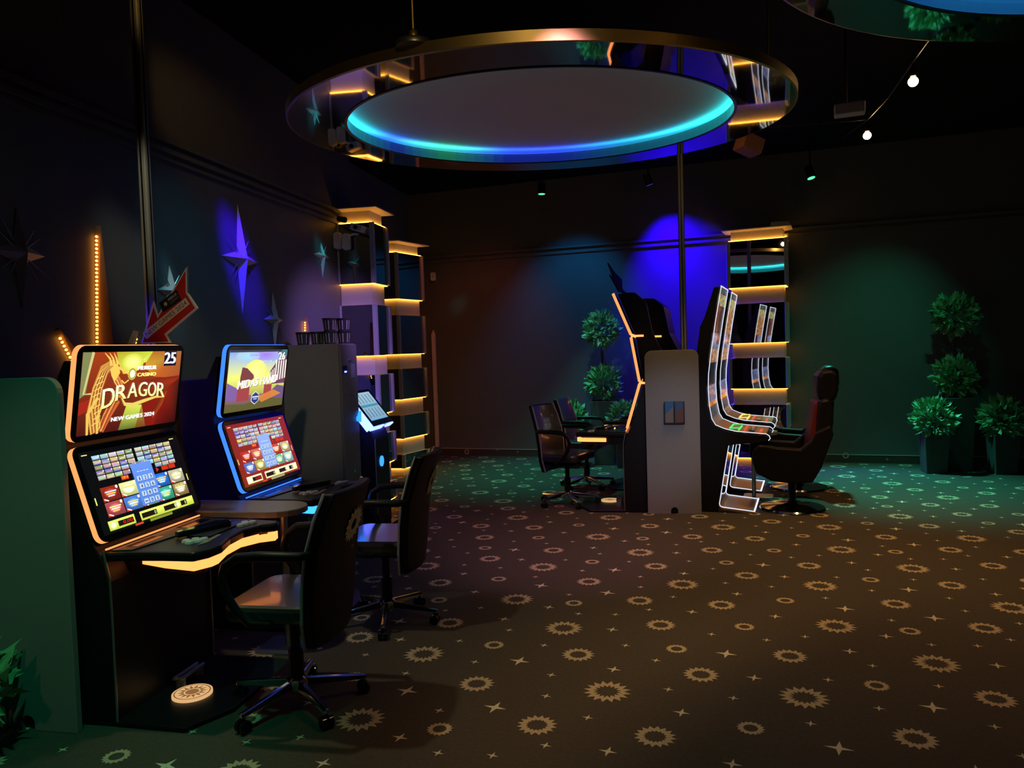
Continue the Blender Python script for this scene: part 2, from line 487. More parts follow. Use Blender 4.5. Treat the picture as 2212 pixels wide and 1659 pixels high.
# ------------------------------------------------------------------ slot machines with two (three) screens
def upper_dragor(c):
    c.rect(0, 0, 1, 1, (70, 18, 14), 0, (150, 55, 20))
    c.poly([(0.55, 0), (1, 0), (1, 0.35), (0.72, 0.5), (0.6, 0.3)], (120, 22, 12), 1)
    c.poly([(0.62, 1), (1, 1), (1, 0.62), (0.7, 0.66), (0.6, 0.8)], (168, 96, 38), 1, [(175, 100, 30), (150, 90, 45), (150, 70, 35), (185, 90, 30), (190, 150, 40)])
    c.poly([(0.30, 1), (0.67, 1), (0.61, 0.86), (0.51, 0.83), (0.46, 0.72), (0.38, 0.72), (0.33, 0.85)], (196, 204, 60), 2, [(170, 150, 40), (180, 200, 60), (190, 200, 60), (235, 235, 120), (225, 200, 90), (210, 180, 70), (190, 190, 60)])
    c.glow(0.47, 0.86, 0.11, 0.12, (245, 250, 150), (195, 200, 65), 3)
    c.poly([(0.38, 0), (0.66, 0), (0.6, 0.3), (0.44, 0.3)], (130, 140, 50), 1, [(90, 95, 40), (90, 100, 40), (200, 215, 80), (190, 200, 70)])
    c.poly([(0, 1), (0.09, 1), (0.05, 0.5), (0, 0.45)], (120, 124, 78), 2)
    c.ribbon([(0.09, 1), (0.06, 0.75), (0.03, 0.5), (0.10, 0.5)], [0.012, 0.01, 0.008, 0.006], (190, 186, 120), 3)
    c.poly([(0, 0.4), (0.16, 0.46), (0.1, 0.3), (0, 0.25)], (150, 34, 20), 2)
    # a plain golden winged beast: neck, head, wing folds
    g, g2 = (196, 140, 62), (232, 186, 84)
    c.ribbon([(0.17, 0.02), (0.13, 0.3), (0.15, 0.55), (0.20, 0.78), (0.27, 0.84), (0.30, 0.76)], [0.05, 0.055, 0.045, 0.045, 0.04, 0.02], (170, 96, 44), 3, g)
    c.poly([(0.24, 0.84), (0.32, 0.85), (0.35, 0.74), (0.30, 0.62), (0.27, 0.70)], g2, 4)
    c.poly([(0.27, 0.70), (0.30, 0.62), (0.26, 0.60), (0.24, 0.66)], (120, 44, 30), 5)
    for q in range(7):      # folds and belly plates
        f = q / 6.0
        c.ribbon([(0.125 + 0.085 * f, 0.02), (0.088 + 0.085 * f, 0.3), (0.112 + 0.075 * f, 0.55), (0.168 + 0.06 * f, 0.76), (0.235 + 0.05 * f, 0.83)], 0.0035, (120, 62, 26) if q % 2 else (226, 176, 88), 4)
    for q in range(9):
        y = 0.12 + q * 0.07; x = 0.155 + 0.012 * math.sin(q)
        c.ribbon([(x - 0.03, y - 0.01), (x, y + 0.012), (x + 0.032, y + 0.03)], 0.003, (236, 196, 104), 5)
    for q in range(4):
        c.ribbon([(0.345 - 0.02 * q, 0.40), (0.285 - 0.02 * q, 0.22), (0.23 - 0.015 * q, 0.03)], 0.003, (232, 180, 84) if q % 2 else (110, 40, 22), 5)
    for q in range(5):
        c.ribbon([(0.285 + 0.012 * q, 0.62 + 0.012 * q), (0.33 + 0.01 * q, 0.56), (0.355, 0.44)], 0.0025, (240, 200, 120) if q % 2 else (130, 60, 30), 5)
    c.poly([(0.75, 0), (1, 0), (1, 0.62), (0.86, 0.5), (0.82, 0.3)], (70, 10, 8), 2, [(96, 16, 10), (36, 8, 10), (70, 22, 16), (130, 30, 14), (120, 20, 10)])
    c.ribbon([(0.55, 0.60), (0.75, 0.58), (1.0, 0.62)], [0.01, 0.03, 0.02], (150, 40, 18), 2, (110, 34, 20))
    c.ribbon([(0.72, 0.12), (0.80, 0.30), (0.86, 0.46)], [0.02, 0.03, 0.01], (150, 60, 24), 3, (96, 24, 12))
    for dx in (0.0, 0.03, 0.06):
        c.ribbon([(0.26 + dx, 0.84), (0.24 + dx, 0.92), (0.19 + dx * 1.4, 0.99)], [0.012, 0.007, 0.002], g2, 5)
    c.ribbon([(0.33, 0.8), (0.40, 0.76), (0.44, 0.70)], [0.01, 0.008, 0.003], g2, 5)
    c.ribbon([(0.30, 0.7), (0.36, 0.58), (0.36, 0.42)], [0.03, 0.03, 0.02], (205, 120, 60), 3)
    c.ribbon([(0.16, 0.45), (0.08, 0.25), (0.09, 0.0)], [0.012, 0.014, 0.01], (214, 180, 80), 5)
    c.ribbon([(0.22, 0.4), (0.17, 0.2), (0.18, 0.0)], [0.01, 0.012, 0.01], (214, 180, 80), 5)
    c.ribbon([(0.35, 0.4), (0.27, 0.22), (0.22, 0.02)], [0.03, 0.035, 0.02], (190, 90, 48), 3)
    # emblem + words
    c.disc(0.47, 0.715, 0.042, (220, 190, 60), 5); c.disc(0.47, 0.715, 0.037, (120, 110, 50), 6)
    c.star(0.47, 0.715, 0.036, 0.022, 14, (255, 252, 200), 7)
    c.ribbon([(0.37, 0.64), (0.40, 0.60), (0.44, 0.64)], 0.005, (230, 190, 80), 6)
    c.text('MERKUR', 0.525, 0.762, 0.72, 0.812, (250, 248, 240), 6, bold=0.004)
    c.text('CASINO', 0.525, 0.675, 0.72, 0.722, (250, 232, 120), 6, bold=0.004)
    arc = lambda x, y: (x, y + 0.05 * (x - 0.5) + 0.05 * math.cos((x - 0.5) * 5))
    for dx, dy, col, ly in ((0.006, -0.012, (70, 30, 10), 6), (0, 0, (236, 226, 130), 7)):
        x = 0.20
        for ch, w in (('D', 0.125), ('R', 0.115), ('A', 0.11), ('G', 0.10), ('O', 0.10), ('R', 0.10)):
            big = 0.05 if ch == 'D' else 0.0
            c.text(ch, x + dx, 0.36 + dy - big, x + w - 0.012 + dx, 0.55 + dy, col, ly, fn=arc, top=(255, 255, 210) if ly == 7 else None, bold=0.003)
            x += w
    c.ribbon([(0.38, 0.42), (0.42, 0.33), (0.50, 0.31), (0.62, 0.35), (0.74, 0.385), (0.84, 0.37)], [0.004, 0.012, 0.014, 0.012, 0.008, 0.002], (214, 190, 92), 8)
    c.text('NEW GAMES 2024', 0.30, 0.12, 0.74, 0.172, (235, 240, 245), 8, fn=lambda x, y: (x, y + 0.02 * x), bold=0.003)
    c.rect(0.80, 0.80, 0.94, 1, (16, 12, 40), 6)
    c.text('25', 0.805, 0.83, 0.93, 0.985, (250, 250, 255), 7, bold=0.006)

def upper_midas(c):
    c.rect(0, 0.55, 1, 1, (222, 226, 110), 0, (110, 150, 225))
    c.rect(0, 0.25, 1, 0.55, (160, 160, 80), 0, (222, 226, 110))
    c.rect(0, 0, 1, 0.25, (84, 78, 56), 0, (130, 96, 110))
    c.glow(0.6, 0.92, 0.28, 0.14, (150, 110, 215), (150, 165, 215), 1)
    c.glow(0.3, 0.9, 0.2, 0.1, (150, 205, 235), (160, 185, 205), 1)
    c.glow(0.45, 0.62, 0.2, 0.22, (250, 246, 150), (215, 215, 110), 2)
    c.poly([(0, 0.2), (0, 0.48), (0.10, 0.42), (0.3, 0.3), (0.35, 0.16)], (118, 88, 150), 2)
    c.poly([(0.55, 0.12), (0.72, 0.25), (0.86, 0.38), (1, 0.34), (1, 0.1)], (100, 80, 120), 2)
    c.poly([(0, 0.0), (0, 0.14), (0.3, 0.1), (0.6, 0.18), (1, 0.12), (1, 0)], (88, 84, 46), 3)
    c.poly([(0.5, 0.2), (0.8, 0.3), (0.95, 0.22), (0.6, 0.1)], (196, 120, 60), 3)
    for x, w in ((0.17, 0.2), (0.62, 0.14)):
        c.rect(x, 0.16, x + w, 0.40, (150, 62, 66), 3)
    c.poly([(0.2, 0.56), (0.22, 0.72), (0.30, 0.70), (0.42, 0.58), (0.42, 0.50), (0.2, 0.50)], (112, 58, 62), 3)
    for k in range(5): c.rect(0.2 + k * 0.05, 0.42, 0.225 + k * 0.05, 0.56, (112, 58, 62), 4)
    c.poly([(0.70, 0.62), (0.82, 0.80), (1, 0.9), (1, 0.4), (0.75, 0.4)], (96, 60, 84), 3)
    for k in range(5): c.rect(0.80 + k * 0.045, 0.45 + 0.01 * k, 0.822 + k * 0.045, 0.82, (232, 226, 214), 4)
    for k in range(3): c.rect(0.71 + k * 0.03, 0.42, 0.725 + k * 0.03, 0.62 + 0.03 * k, (222, 210, 200), 4)
    sl = lambda x, y: (x + 0.1 * (y - 0.4), y + 0.10 * (x - 0.2))
    for d, col, ly in ((0.008, (90, 70, 40), 5), (0, (246, 244, 226), 6)):
        c.text('MIDAS', 0.17 + d, 0.365 - d, 0.50 + d, 0.50 - d, col, ly, fn=sl, bold=0.006)
        c.text('HAND', 0.55 + d, 0.365 - d, 0.84 + d, 0.50 - d, col, ly, fn=sl, bold=0.006)
    c.text('MERKUR', 0.50, 0.79, 0.72, 0.82, (205, 215, 205), 5)
    hx = lambda r: [(0.48 + r * math.cos(PI / 6 + PI / 3 * i), 0.19 + r * 1.5 * math.sin(PI / 6 + PI / 3 * i)) for i in range(6)]
    c.poly(hx(0.075), (220, 215, 190), 5); c.poly(hx(0.066), (40, 54, 120), 6)
    c.rect(0.43, 0.195, 0.53, 0.22, (190, 200, 225), 7); c.rect(0.45, 0.165, 0.51, 0.18, (190, 200, 225), 7)
    c.text('26', 0.83, 0.81, 0.965, 0.965, (30, 24, 24), 5, bold=0.014)
    c.text('26', 0.835, 0.82, 0.96, 0.955, (250, 250, 250), 6, bold=0.006)
    c.rect(0, 0.965, 1, 1, (46, 54, 70), 2); c.rect(0.9, 0.90, 1, 1, (60, 110, 110), 3)

def lower_grid(c, bg, seed, pad, bar):
    rnd = random.Random(seed)
    def rc(a=60, b=190): return tuple(rnd.randint(a, b) for _ in range(3))
    pal = [(150, 140, 90), (140, 150, 160), (90, 120, 170), (160, 150, 70), (110, 160, 130), (150, 80, 60), (90, 110, 60), (170, 160, 150), (70, 70, 150), (120, 170, 190), (160, 120, 110)]
    c.rect(0, 0, 1, 1, bg, 0)
    for r in range(5):
        for k in range(10):
            if r > 3 and 4 <= k < 7: continue
            x = 0.10 + k * 0.078 + (0.02 if k > 4 else 0); y = 0.935 - r * 0.062
            col = rnd.choice(pal); c.rect(x, y - 0.052, x + 0.070, y, col, 1, tuple(min(255, v + 45) for v in rnd.choice(pal)))
            c.rect(x + 0.012, y - 0.034, x + 0.058, y - 0.024, rc(120, 240), 2)
            c.disc(x + 0.062, y - 0.01, 0.006, (235, 240, 210), 3, 8)
    for x in (0.30, 0.72, 0.80):
        c.rect(x, 0.575, x + 0.072, 0.63, (190, 44, 24), 1); 
    c.text('TOP 10', 0.306, 0.588, 0.366, 0.618, (255, 200, 60), 2)
    c.poly([(0.42, 0.60), (0.45, 0.63), (0.45, 0.57)], (190, 44, 24), 1); c.poly([(0.69, 0.60), (0.66, 0.63), (0.66, 0.57)], (190, 44, 24), 1)
    tiles = [[(140, 40, 24), (222, 228, 150), (190, 116, 60), (40, 104, 200), (184, 182, 150)], [(168, 72, 74), (72, 118, 196), (116, 166, 78), (58, 162, 128), (150, 128, 78)]]
    if seed == 2: tiles = [[(176, 44, 28), (196, 96, 80), (190, 80, 40), (190, 66, 38), (176, 172, 130)], [(84, 106, 180), (170, 156, 88), (70, 160, 150), (112, 172, 140), (130, 186, 200)]]
    for r in range(2):
        for k in range(5):
            x = 0.085 + k * 0.172; y = 0.545 - r * 0.185
            col = tiles[r][k]
            c.rect(x, y - 0.172, x + 0.162, y, tuple(int(v * 0.75) for v in col), 1, col)
            c.glow(x + 0.08, y - 0.08, 0.06, 0.06, tuple(min(255, int(v * 1.4 + 40)) for v in col), col, 2, 12)
            for q in range(3): c.rect(x + 0.03 + 0.01 * q, y - 0.07 - 0.026 * q, x + 0.135 - 0.012 * q, y - 0.055 - 0.026 * q, rnd.choice([(250, 230, 140), (240, 240, 240), (200, 220, 255), (250, 200, 90)]), 3)
            c.disc(x + 0.145, y - 0.022, 0.011, (236, 246, 210), 4, 10)
            c.poly([(x, y - 0.172), (x, y - 0.125), (x + 0.055, y - 0.172)], (196, 40, 30), 4)
            c.ribbon([(x + 0.006, y - 0.14), (x + 0.042, y - 0.168)], 0.004, (245, 225, 220), 5)
    c.text('ANUBIS', 0.79, 0.445 - 0.185 + 0.02, 0.91, 0.52 - 0.185, (230, 225, 120), 5, fn=lambda x, y: (x, y + 0.02 * math.cos((x - 0.85) * 20)))
    # code pad in the middle
    c.rect(0.415, 0.20, 0.625, 0.74, pad, 6, tuple(min(255, v + 15) for v in pad))
    keys = [['1', '2', '3'], ['4', '5', '6'], ['7', '8', '9'], ['<', '0', 'X']]
    for r in range(4):
        for k in range(3):
            x = 0.44 + k * 0.058; y = 0.575 - r * 0.098
            c.rect(x, y - 0.07, x + 0.044, y, tuple(int(v * .62) for v in pad), 7); c.rect(x, y - 0.064, x + 0.044, y, (176, 200, 232), 8)
            if keys[r][k] == '<':
                c.ribbon([(x + 0.010, y - 0.034), (x + 0.036, y - 0.034)], 0.003, (44, 54, 84), 9); c.poly([(x + 0.006, y - 0.034), (x + 0.018, y - 0.02), (x + 0.018, y - 0.048)], (44, 54, 84), 9)
            else:
                n1 = keys[r][k] == '1'
                c.text(keys[r][k], x + (0.018 if n1 else 0.013), y - 0.055, x + (0.026 if n1 else 0.031), y - 0.012, (44, 54, 84), 9, bold=0.0015)
    for k in range(4): c.rect(0.46 + 0.032 * k, 0.63, 0.483 + 0.032 * k, 0.636, (236, 240, 250), 7)
    c.text('Enter code', 0.44, 0.745, 0.6, 0.765, (200, 205, 210), 7)
    # credit bar
    c.rect(0.06, 0.03, 0.95, 0.145, bar, 2, tuple(min(255, v + 50) for v in bar))
    c.rect(0.305, 0.02, 0.36, 0.15, bg, 3)
    for x0, x1, t, col in ((0.145, 0.29, '0,00', (220, 40, 20)), (0.375, 0.53, '0', (225, 225, 170)), (0.61, 0.755, '0', (225, 225, 170)), (0.80, 0.87, '0', (225, 225, 170))):
        c.rect(x0, 0.055, x1, 0.118, (26, 16, 12), 4)
        wt = 0.09 if len(t) > 1 else 0.016
        c.text(t, x1 - wt - 0.01, 0.064, x1 - 0.01, 0.108, col, 5)
    for x in (0.335, 0.56): c.glow(x + 0.2 if x > .5 else 0.10, 0.09, 0.035, 0.05, (255, 255, 235), tuple(min(255, v + 20) for v in bar), 4, 12)
    c.rect(0.29, -0.005, 0.37, 0.02, (200, 60, 50), 4)
    c.rect(0.44, -0.012, 0.68, 0.022, tuple(int(v * .7) for v in bar), 3)
    for x, y, w, h in ((0.02, 0.955, 0.05, 0.012), (0.90, 0.955, 0.05, 0.012), (0.015, 0.36, 0.01, 0.09), (0.965, 0.36, 0.01, 0.09)):
        c.rect(x, y, x + w, y + h, (220, 220, 120), 1)

HW = 0.365
def slab(parent, name, p, q, led, face, hw=HW, t=0.026, r=0.045, pic=None, picname='picture', m=0.028):
    """flat screen housing between profile points p (bottom) and q (top): lit rim, black bezel, picture"""
    v = Vector((q[0] - p[0], 0, q[1] - p[1])); h = v.length
    M = frame((p[0], -hw, p[1]), (0, 1, 0), v)
    s = MB().prism(rrect(2 * hw, h, r), -t, 0, 'z', 1, M, side_mi=0).build(name, [led, M_BLACK], parent, smooth=35)
    inset = 0.006
    MB().prism(rrect(2 * hw - 2 * inset, h - 2 * inset, r - inset, x0=inset, y0=inset), -0.001, 0.004, 'z', 0, M).build('bezel', face, s, smooth=35)
    if pic:
        c = Canvas(2 * hw - 2 * m, h - 2 * m); pic(c)
        c.build(picname, SCREEN, frame(M @ Vector((m, m, 0.0046)), (0, 1, 0), v), s)
    return s

def desk_unit(r, led):
    top = [(0.06, -0.34), (0.12, -0.335), (0.20, -0.315), (0.36, -0.305), (0.51, -0.305), (0.548, -0.24), (0.555, -0.16), (0.515, -0.03), (0.505, 0.10), (0.545, 0.20), (0.60, 0.245), (0.585, 0.30), (0.40, 0.335), (0.06, 0.345)]
    d = MB().prism(top, 0.70, 0.742).build('desk', M_BLACK, r, bevel=0.012)
    strip = [(0.19, -0.200), (0.34, -0.252), (0.497, -0.283), (0.535, -0.21), (0.537, -0.165), (0.494, -0.028), (0.485, 0.105), (0.529, 0.196), (0.588, 0.24), (0.575, 0.292), (0.31, 0.335)]
    s = MB()
    for i in range(len(strip) - 1):
        a = Vector(strip[i]); b = Vector(strip[i + 1]); n = Vector(((b - a).y, -(b - a).x)).normalized() * 0.014
        s.prism([tuple(a), tuple(b), tuple(b - n), tuple(a - n)], 0.657, 0.698 if 1 <= i < 7 else 0.692)
    s.build('light_strip', led, d)
    # underside carrier
    MB().prism([(0.06, -0.30), (0.20, -0.18), (0.47, -0.25), (0.50, -0.2), (0.46, -0.02), (0.46, 0.1), (0.55, 0.24), (0.38, 0.31), (0.06, 0.31)], 0.63, 0.70).build('desk_underside', M_BLACK, r)
    bp = MB()
    bp.prism([(0.13, -0.315), (0.22, -0.30), (0.30, 0.30), (0.13, 0.32)], 0.742, 0.748)
    bp.box(0.31, 0.43, -0.05, 0.24, 0.742, 0.750)
    bp.build('button_panel', M_DARK, d, bevel=0.002)
    MB().box(0.15, 0.21, -0.25, -0.07, 0.748, 0.749).build('card_tray', M_GLOSS, d)
    MB().box(0.15, 0.22, 0.10, 0.28, 0.748, 0.749).build('card_tray', M_GLOSS, d)
    for i in range(4): MB().ball((0.245, 0.0 + i * 0.02, 0.752), 0.006, 8, 6).build('key_lamp', E_DOT, d, label='glowing amber key')
    lv = MB().prism([(0.27, -0.08), (0.30, -0.10), (0.42, 0.14), (0.40, 0.17), (0.33, 0.15)], 0.748, 0.775).build('bill_slot', M_GLOSS, d, bevel=0.006)
    for (x, y) in ((0.40, -0.16), (0.425, -0.13), (0.37, -0.14), (0.395, -0.11), (0.43, -0.10), (0.46, 0.20), (0.44, 0.225), (0.475, 0.235), (0.45, 0.17)):
        MB().lathe([(0.0, 0.012), (0.016, 0.012), (0.02, 0.006), (0.021, 0)][::-1], 12, 0, (x, y, 0.742)).build('play_button', M_ALU, d, smooth=40)
    pl = MB().prism([(0.46, -0.19), (0.475, -0.14), (0.455, 0.0), (0.435, 0.0), (0.445, -0.13)], 0.742, 0.745).build('desk_inlay', M_BRONZE, d)
    return d

def slot_machine(label, loc, rz, led, strip, pics, third=None, group=None):
    r = thing('slot_machine', label, 'slot machine', loc, rz, group)
    top = 1.64
    prof = [(0.145, 0.0), (0.145, 0.62), (0.125, 0.70), (0.085, 0.775), (-0.045, 1.195), (-0.045, 1.215), (0.008, 1.56), (-0.012, 1.56), (-0.075, 1.44), (-0.25, 1.43), (-0.28, 1.40), (-0.28, 0.0)]
    if third: prof[6:9] = [(0.01, 1.63), (0.165, 2.02), (0.10, 2.035), (0.01, 2.03), (-0.085, 1.95), (-0.14, 1.66)]
    MB().prism(prof, -HW + 0.006, HW - 0.006, 'y').build('cabinet', M_BLACK, r, bevel=0.006)
    for sgn in (-1, 1):
        e = MB(); e.tube([(0.125, sgn * (HW - 0.008), 0.755), (0.150, sgn * (HW - 0.008), 0.64), (0.152, sgn * (HW - 0.008), 0.5), (0.150, sgn * (HW - 0.008), 0.02)], 0.005, 6)
        e.build('edge_trim', M_STEEL, r)
    slab(r, 'lower_screen', (0.125, 0.785), (0.0, 1.192), led, M_GLOSS, pic=pics[1])
    slab(r, 'upper_screen', (0.0, 1.210), (0.068, 1.622), led, M_GLOSS, pic=pics[0])
    if third:
        slab(r, 'top_screen', (0.068, 1.645), (0.222, 2.028), led, M_GLOSS, pic=third)
        for sgn in (-1, 1):
            for z, x0, x1 in ((1.634, -0.06, 0.055), (1.201, -0.11, -0.01)):
                MB().box(x0, x1, sgn * HW - 0.01, sgn * HW + 0.004, z - 0.009, z + 0.009).build('side_light', strip, r)
    b = MB().box(0.118, 0.126, -HW + 0.03, HW - 0.03, 0.752, 0.758).build('screen_foot_light', led, r)
    desk_unit(r, strip)
    pf = MB().prism([(0.14, -0.36), (0.475, -0.37), (0.58, -0.17), (0.58, 0.17), (0.475, 0.37), (0.14, 0.36)], 0.0, 0.022).build('foot_platform', M_BLACK, r, bevel=0.004)
    q = MB()
    q.lathe([(0.088, 0.0), (0.088, 0.012), (0.0, 0.012)], 32, 0, (0.315, -0.075, 0.022))
    q.lathe([(0.080, 0.0125), (0.074, 0.0125)], 32, 1, (0.315, -0.075, 0.022), caps=False)
    for k in range(14):
        a = 2 * PI * k / 14; d = PI / 14
        cx, cy, z = 0.315, -0.075, 0.0352
        q.add([(cx + 0.04 * math.cos(a - d), cy + 0.04 * math.sin(a - d), z), (cx + 0.068 * math.cos(a), cy + 0.068 * math.sin(a), z), (cx + 0.04 * math.cos(a + d), cy + 0.04 * math.sin(a + d), z), (cx + 0.034 * math.cos(a), cy + 0.034 * math.sin(a), z)], [(0, 1, 2, 3)], 1)
    q.lathe([(0.03, 0.0132), (0.0, 0.0132)], 16, 1, (0.315, -0.075, 0.022))
    q.build('sun_plate', [E_SUN, E_SUNDK], pf, label='glowing round plate with a rayed sun')
    rl = MB()
    for x in (0.20, 0.235): rl.tube([(x, -0.04, 0.072), (x, 0.14, 0.072)], 0.009, 8)
    for y in (-0.02, 0.12): rl.box(0.195, 0.24, y, y + 0.01, 0.022, 0.07)
    rl.build('foot_rail', M_STEEL, pf)
    return r

g_l = 'twin screen slot machines by the left wall'
slot_machine('orange edged slot machine showing DRAGOR under the number 25', (-2.46, 3.165, 0), 0, E_ORANGE, E_PEACH,
             (upper_dragor, lambda c: lower_grid(c, (6, 6, 8), 1, (82, 122, 205), (176, 190, 60))))
slot_machine('blue edged slot machine showing MIDAS HAND under the number 26', (-2.46, 4.285, 0), 0, E_BLUE, E_CYAN,
             (upper_midas, lambda c: lower_grid(c, (130, 34, 22), 2, (120, 150, 215), (214, 210, 150))))
def plain_a(c):
    c.rect(0, 0, 1, 1, (60, 30, 20), 0, (120, 80, 40)); c.glow(0.5, 0.5, 0.3, 0.3, (220, 190, 110), (100, 60, 30), 1)
slot_machine('near one of two orange edged three screen machines facing left, black arrow board on top', (-0.235, 7.508, 0), PI, E_ORANGE, E_PEACH,
             (plain_a, lambda c: lower_grid(c, (6, 6, 8), 3, (82, 122, 205), (176, 190, 60))), plain_a)
slot_machine('far one of two three screen machines facing left, mostly hidden behind its neighbour', (-0.04, 8.55, 0), PI - 0.10, mat('unlit_trim', (0.5, 0.26, 0.16), 0.4), E_PEACH,
             (plain_a, lambda c: lower_grid(c, (6, 6, 8), 4, (82, 122, 205), (176, 190, 60))), plain_a)

# ------------------------------------------------------------------ slot machines with one tall curved screen
CURVE = [(0.120, 2.055), (0.066, 1.758), (0.019, 1.467), (-0.008, 1.260), (-0.013, 1.13), (-0.006, 0.98), (0.015, 0.857), (0.047, 0.802)]
DECK = [(0.047, 0.802), (0.13, 0.766), (0.221, 0.744), (0.486, 0.722)]
def polylen(P):
    L = [0]
    for a, b in zip(P, P[1:]): L.append(L[-1] + math.hypot(b[0] - a[0], b[1] - a[1]))
    return L
def at(P, L, t):
    s = t * L[-1]
    for i in range(len(P) - 1):
        if s <= L[i + 1] + 1e-9:
            k = (s - L[i]) / (L[i + 1] - L[i])
            return (P[i][0] + k * (P[i + 1][0] - P[i][0]), P[i][1] + k * (P[i + 1][1] - P[i][1]))
    return P[-1]
def curved_machine(label, loc, rz, tint, btn):
    r = thing('curved_slot_machine', label, 'slot machine', loc, rz, 'curved screen slot machines facing right')
    wd = 0.62
    body = [(p[0] - 0.012, p[1]) for p in CURVE] + [(0.13, 0.752), (0.221, 0.73), (0.486, 0.708), (0.515, 0.69), (0.505, 0.665), (0.43, 0.645), (0.16, 0.62), (0.06, 0.07), (0.09, 0.035), (0.36, 0.0), (-0.13, 0.0), (-0.13, 1.3), (-0.07, 1.7), (-0.03, 1.78), (0.06, 2.05)]
    MB().prism(body, 0.0, wd, 'y').build('cabinet', M_BLACK, r, bevel=0.004)
    L = polylen(CURVE)
    rnd = random.Random(tint)
    def colour(t, u):
        if t < 0.05: return (70, 74, 70)
        if t < 0.13: return (150, 140, 92)
        if t < 0.34: return ((110, 60, 46) if tint == 1 else (168, 116, 66)) if u < 0.55 else ((60, 36, 32) if tint == 1 else (150, 104, 62))
        if t < 0.42: return (120, 116, 150) if (u < 0.6) else (70, 40, 40)
        if t < 0.455: return (100, 104, 130)
        if t < 0.55: return (160, 116, 84)
        if t < 0.72: return (14, 14, 20)
        if t < 0.84: return (84, 92, 124)
        if t < 0.86: return (196, 122, 60)
        return (60, 60, 66)
    sv = []; sf = []; sc = []
    NT, NU = 60, 10
    for i in range(NT):
        for j in range(NU):
            t0_, t1_ = i / NT, (i + 1) / NT; a = at(CURVE, L, t0_); b = at(CURVE, L, t1_)
            y0 = 0.012 + (wd - 0.024) * j / NU; y1 = 0.012 + (wd - 0.024) * (j + 1) / NU
            k = len(sv); sv += [(a[0], y0, a[1]), (a[0], y1, a[1]), (b[0], y1, b[1]), (b[0], y0, b[1])]
            sf.append([k, k + 3, k + 2, k + 1]); col = colour((t0_ + t1_) / 2, (j + .5) / NU)
            q = rnd.uniform(0.75, 1.25); sc.append([min(255, v * q * 0.88) for v in col])
    me = bpy.data.meshes.new('curved_screen'); me.from_pydata(sv, [], sf)
    ca = me.color_attributes.new('Col', 'FLOAT_COLOR', 'CORNER'); fl_ = []
    for c in sc:
        q = lin(c)
        for _ in range(4): fl_ += [q[0], q[1], q[2], 1]
    ca.data.foreach_set('color', fl_); me.materials.append(SCREEN)
    link(bpy.data.objects.new('curved_screen', me), r)
    dk = MB()
    for a, b in zip(DECK, DECK[1:]):
        dk.add([(a[0], 0.012, a[1] + .001), (a[0], wd - .012, a[1] + .001), (b[0], wd - .012, b[1] + .001), (b[0], 0.012, b[1] + .001)], [(0, 3, 2, 1)], 0)
    d = dk.build('button_deck', M_BRONZE, r)
    def deckbox(x0, x1, y0, y1, m_, nm, hole=False):
        q = MB()
        z = lambda x: 0.744 - (x - 0.221) * (0.022 / 0.265) if x > 0.221 else 0.766 - (x - 0.13) * 0.2418
        if hole:
            for a0, a1, b0, b1 in ((x0, x0 + .014, y0, y1), (x1 - .014, x1, y0, y1), (x0, x1, y0, y0 + .03), (x0, x1, y1 - .03, y1)): q.box(a0, a1, b0, b1, z(a0) + .001, z(a0) + .008)
        else: q.box(x0, x1, y0, y1, z(x0) - .002, z(x0) + .008)
        return q.build(nm, m_, d)
    deckbox(0.16, 0.25, 0.10, 0.48, btn, 'bet_button', True)
    deckbox(0.285, 0.305, 0.06, 0.5, E_REDB, 'red_key')
    deckbox(0.33, 0.38, 0.1, 0.5, M_GLOSS, 'card_reader')
    deckbox(0.42, 0.445, 0.08, 0.30, E_REDB, 'spin_key')
    for y in (0.002, wd - 0.002):
        e = MB(); e.tube([(p[0] + 0.004, y, p[1]) for p in CURVE] + [(p[0] + 0.002, y, p[1] + 0.002) for p in DECK[1:]] + [(0.512, y, 0.708), (0.520, y, 0.685), (0.505, y, 0.665)], 0.0036, 6)
        e.build('edge_light', E_WHITE, r)
    MB().tube([(0.122, 0.0, 2.057), (0.122, wd, 2.057)], 0.0045, 6).build('top_light', E_WHITE, r)
    lg = MB()
    lg.add([(0.158, 0.02, 0.60), (0.158, wd - .02, 0.60), (0.067, wd - .02, 0.075), (0.067, 0.02, 0.075)], [(0, 3, 2, 1)], 0)
    lg.build('leg_panel', M_MIRROR, r)
    fp = MB().prism([(0.066, 0.062), (0.094, 0.045), (0.376, 0.018), (0.376, 0.004), (0.06, 0.004)], 0.0, wd, 'y').build('foot_plate', M_BRONZE, r)
    for y in (0.012, wd - 0.012):
        fe = MB(); fe.tube([(0.160, y, 0.612), (0.070, y, 0.078), (0.076, y, 0.058), (0.098, y, 0.049), (0.37, y, 0.0215)], 0.004, 6)
        fe.build('foot_light', E_WHITE, fp)
    MB().tube([(0.374, 0.01, 0.0225), (0.374, wd - 0.01, 0.0225)], 0.008, 6).build('foot_light', E_WHITE, fp)
    return r
RA = math.radians(-10)
rowd = Vector((-math.sin(RA), math.cos(RA)))
curved_machine('near one of two white edged curved screen machines, right of the grey board', (0.40, 7.2, 0), RA, 1, E_GREENB)
p2 = Vector((0.40, 7.2)) + rowd * 1.01
curved_machine('far one of two white edged curved screen machines, in front of the mirrored column', (p2.x, p2.y, 0), RA, 2, E_YELLOWB)

